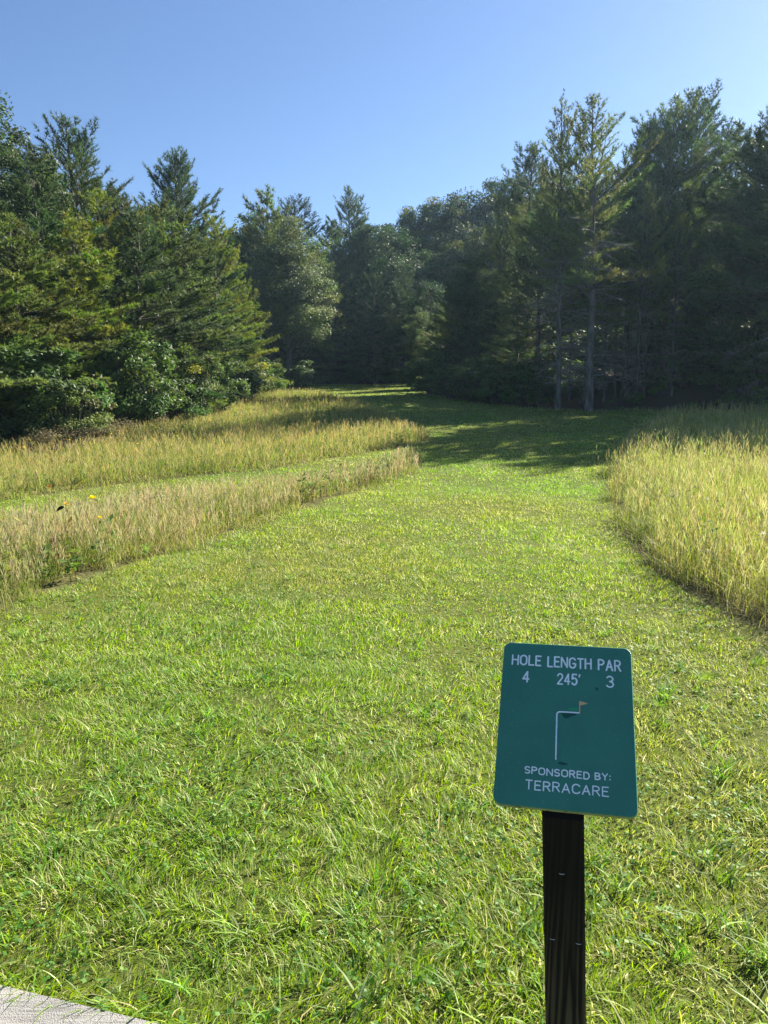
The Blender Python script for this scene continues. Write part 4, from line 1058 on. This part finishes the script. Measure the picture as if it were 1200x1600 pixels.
def write(text, x0, x1, y0, y1, sw):
    acc = Acc(); h = y1 - y0
    ws = [G[c][0] for c in text]; gap = .24
    tot = sum(ws) + gap * (len(text) - 1)
    kx = (x1 - x0 - sw) / tot; x = x0 + sw / 2
    for c, w in zip(text, ws):
        dy = rng.normal(0, .0004)
        for s in G[c][1]:
            s = np.array(s); stroke(acc, np.c_[x + s[:, 0] * kx, y0 + sw / 2 + dy + s[:, 1] * (h - sw)], sw * (.92 + .16 * rng.random()))
        x += (w + gap) * kx
    return acc.build("lettering", M_WHITE, panel)


k_ = .001
write("HOLE", -.1315, -.059, .1392, .1688, .0041)
write("LENGTH", -.0455, .060, .1385, .1690, .0041)
write("PAR", .0735, .128, .1372, .1685, .0041)
write("4", -.1035, -.086, .0940, .1248, .0038)
write("245'", -.0215, .034, .0940, .1250, .0038)
write("3", .0915, .1105, .0935, .1250, .0038)
write("SPONSORED", -.0875, .054, -.1302, -.1128, .0027)
write("BY:", .0640, .0985, -.1295, -.1128, .0027)
write("TERRACARE", -.0845, .0940, -.1652, -.1428, .0028)
acc = Acc()
stroke(acc, [(-.0197, -.0915), (-.0197, .012)] + [(-.0125 + .0072 * math.cos(a), .0165 + .0075 * math.sin(a)) for a in np.radians(np.linspace(180, 90, 6))] + [(.0305, .0248)], .0032)
tag(acc.build("fairway_line", M_WHITE, panel), "white bent line showing the fairway turning right")
acc = Acc()
stroke(acc, [(.0318, .0235), (.0318, .053)], .0026, z1=.0009)
v = np.array([[.0318, .0545, .0008], [.0318, .0425, .0008], [.0515, .0495, .0008]])
acc.add(to_world(v), np.array([[0, 1, 2]]))
tag(acc.build("flag", M_TAN, panel), "small tan flag at the end of the white line")
acc = Acc()
v = np.array([[.0062, .0292, .0006], [.0283, .0292, .0006], [.0283, .0372, .0006], [.0078, .0360, .0006]])
acc.add(to_world(v), np.array([[0, 1, 2, 3]]))
acc.build("green_mark", M_MARK, panel)
acc = Acc()
v = np.array([[-.010, .0215, .0004], [-.003, .0095, .0004], [.004, .0085, .0004], [.013, .0150, .0004], [.024, .0185, .0004], [.022, .0225, .0004]])  # dark shadow under the fairway line, painted as a flat patch
acc.add(to_world(v), np.array([range(6)])); acc.build("shade_scuff", M_SHADE_SCUFF, panel)
for cx, cy, rx, ry in [(-.005, -.099, .0095, .0030), (.071, .088, .0042, .0042)]:
    acc = Acc(); a = np.linspace(0, 6.283, 13)[:-1]; q = 1 + .35 * rng.normal(0, 1, 12)
    acc.add(to_world(np.c_[cx + rx * np.cos(a) * q, cy + ry * np.sin(a) * q, np.full(12, .0005)]), np.array([range(12)])); acc.build("shade_scuff", M_SHADE_SCUFF, panel)

# post: top cut on the slope of the panel
acc = Acc()
ph = .0445; yaw = math.atan2(EX[1], EX[0])
ca, sa = math.cos(yaw), math.sin(yaw); ch = .004
sec = [(-ph + ch, -ph), (ph - ch, -ph), (ph, -ph + ch), (ph, ph - ch), (ph - ch, ph), (-ph + ch, ph), (-ph, ph - ch), (-ph, -ph + ch)]
sec = np.array([(x * ca - y * sa, x * sa + y * ca) for x, y in sec])
lean_x = -.045
bx, by = POST_XY
rows = []
under = SC - NN * (PT + .0003)
for z in (-.06, .05, .2, .35, .5, None):
    if z is None:
        zz = np.array([under[2] - ((bx + s[0] + lean_x * .7 - under[0]) * NN[0] + (by + s[1] - under[1]) * NN[1]) / NN[2] for s in sec])
    else: zz = np.full(8, z)
    rows.append(np.c_[bx + sec[:, 0] + lean_x * zz, by + sec[:, 1], zz])
v = np.concatenate(rows) - np.array(sign.location)
acc.add(v, np.array([[a * 8 + b, a * 8 + (b + 1) % 8, (a + 1) * 8 + (b + 1) % 8, (a + 1) * 8 + b] for a in range(5) for b in range(8)]))
acc.add(v[-8:], np.array([range(8)]))
post = acc.build("post", M_POST, sign)
fn = np.array([sa, -ca, 0]); fx = np.array([ca, sa, 0])
for dx, z in [(-.004, .535), (-.026, .375), (.030, .374)]:
    c = np.array([bx + lean_x * z, by, z]) + fn * (ph + .0002) + fx * dx - np.array(sign.location)
    acc = Acc(); t = np.linspace(-.0055, .0055, 6)
    tube(acc, c + fx * t[:, None] + fn * (.0016 - .0016 * (np.abs(t) / .0055) ** 4)[:, None], .0006, 5)
    acc.build("staple", M_STEEL, post)

# ------------------------------------------------------------------ wildflowers, fallen branch, far post
M_PETAL = leaf_material("flower_petal", trans=.25, rough=.6, spec=.2)


def flower(x, y, h, dx, dy, r, label, group, col=(.80, .62, .02), heads=((1, 1),), name="yellow_wildflower"):
    root = bpy.data.objects.new(name, None); COL.objects.link(root); root.empty_display_size = .05
    root.location = (x, y, float(height(x, y)))
    tag(root, label, "wildflower", group)
    t = np.linspace(0, 1, 6)
    P = np.c_[dx * t ** 1.6, dy * t ** 1.6, h * t]
    acc = Acc(); tube(acc, P, np.linspace(.004, .0025, 6), 5, (.30, .30, .10))
    acc.build("stem", M_STRAW, root)
    for tt, s in heads:
        c = np.array([np.interp(tt, t, P[:, q]) for q in range(3)])
        acc = Acc()
        for ring, (n_, el) in enumerate([(11, .25), (9, .7), (6, 1.15)]):
            for q in range(n_):
                a = q * 6.283 / n_ + ring + rng.normal(0, .15); e_ = el + rng.normal(0, .15)
                d = np.array([math.cos(a) * math.cos(e_), math.sin(a) * math.cos(e_), math.sin(e_)]); w = np.array([-math.sin(a), math.cos(a), 0])
                L = r * s * (1.15 - .2 * ring); b = c + d * .003
                acc.add([b - w * L * .12, b + d * L * .6 - w * L * .26, b + d * L, b + d * L * .6 + w * L * .26], [[0, 1, 2, 3]], np.array(col) * (.85 + .3 * rng.random()))
        acc.build("flower_head", M_PETAL, root)
    return root


flower(-2.62, 7.25, .66, -.16, .02, .042, "bright yellow double wildflower leaning left in the near left tall grass", "yellow wildflowers in the near tall grass", heads=((1, 1), (.72, .55)))
flower(-3.02, 7.15, .62, .05, -.03, .03, "dull yellow wildflower with a dark withered head at its side", "yellow wildflowers in the near tall grass", col=(.55, .36, .03))
root = bpy.data.objects["yellow_wildflower.001"]
acc = Acc(); t = np.linspace(0, 1, 5)
tube(acc, np.c_[.03 - .075 * t, -.04 + 0 * t, .60 - .045 * t ** 2], [.006, .016, .018, .010, .002], 6, (.035, .022, .012))
acc.build("withered_head", M_STRAW, root)
flower(-3.35, 7.6, .74, .02, 0, .030, "rusty brown seeding flower left of the dark withered head", "yellow wildflowers in the near tall grass", col=(.30, .14, .03), name="brown_wildflower")
q = 0
for (x, y) in [(-8.0, 19.0), (-7.2, 17.6), (-6.6, 18.6), (-7.6, 16.2), (-5.3, 16.5), (-6.1, 21.5), (-4.9, 18.2)]:
    flower(x, y, .42 + .1 * rng.random(), .03, -.02, .028, "tiny yellow wildflower dotted through the sunny left meadow", "tiny yellow wildflowers in the left meadow", col=(.75, .60, .05))

acc = Acc()
t = np.linspace(0, 1, 8)
tube(acc, np.c_[1.05 * t, .15 * np.sin(3 * t), .60 + .28 * t ** 1.5 + .03 * np.sin(9 * t)], np.linspace(.035, .014, 8), 7)
tube(acc, np.c_[.6 + .35 * t, .07 - .3 * t, .75 + .02 * t], np.linspace(.018, .006, 8), 6)
M_DEAD = bark_material("bleached_wood", (.30, .27, .23), (.55, .51, .45), 9)
o = acc.build("fallen_branch", M_DEAD)
o.location = (-9.35, 20.2, float(height(-9.35, 20.2)) - .35)
tag(o, "bleached fallen branch lying in the brown brush at the left treeline", "branch")

root = bpy.data.objects.new("marker_post", None); COL.objects.link(root); root.empty_display_size = .2
root.location = (-5.75, 61.4, float(height(-5.75, 61.4)))
tag(root, "small pale marker post standing at the dark far end of the fairway", "post")
acc = Acc(); tube(acc, [(0, 0, -.05), (0, 0, .75)], [.045, .045], 10)
acc.build("post", plain_material("grey_painted_post", (.16, .17, .16), .7, .3), root)
acc = Acc()
for s in (0, 1):
    z = .03 * s
    acc.add([(-.14, -.14, .70 + z), (.16, -.14, .76 + z), (.16, .12, .98 + z), (-.14, .12, .92 + z)], [[0, 1, 2, 3]] if s else [[3, 2, 1, 0]])
b_ = acc.v[0]; t_ = acc.v[1]
acc.add(np.concatenate([b_, t_]), [[q, (q + 1) % 4, 4 + (q + 1) % 4, 4 + q] for q in range(4)])
acc.build("plate", plain_material("pale_plate", (.34, .36, .34), .6, .3), root)

# ------------------------------------------------------------------ haze
HAZE = True
if HAZE:
    acc = Acc()
    x0, x1, y0, y1, z0, z1 = -960, 960, -120, 1460, -6, 46
    v = [(x, y, z) for z in (z0, z1) for x, y in ((x0, y0), (x1, y0), (x1, y1), (x0, y1))]
    acc.add(v, [[3, 2, 1, 0], [4, 5, 6, 7], [0, 1, 5, 4], [1, 2, 6, 5], [2, 3, 7, 6], [3, 0, 4, 7]])
    m = bpy.data.materials.new("haze_air"); m.use_nodes = True
    n = m.node_tree.nodes; n.remove(n["Principled BSDF"])
    pv = n.new("ShaderNodeVolumePrincipled"); pv.inputs["Color"].default_value = (.50, .76, 1.0, 1)
    pv.inputs["Density"].default_value = .0004; pv.inputs["Anisotropy"].default_value = .45
    m.node_tree.links.new(pv.outputs[0], n["Material Output"].inputs["Volume"])
    tag(acc.build("haze", m), "thin pale blue summer haze over the whole place", "haze", kind="stuff")
#SIGN_END
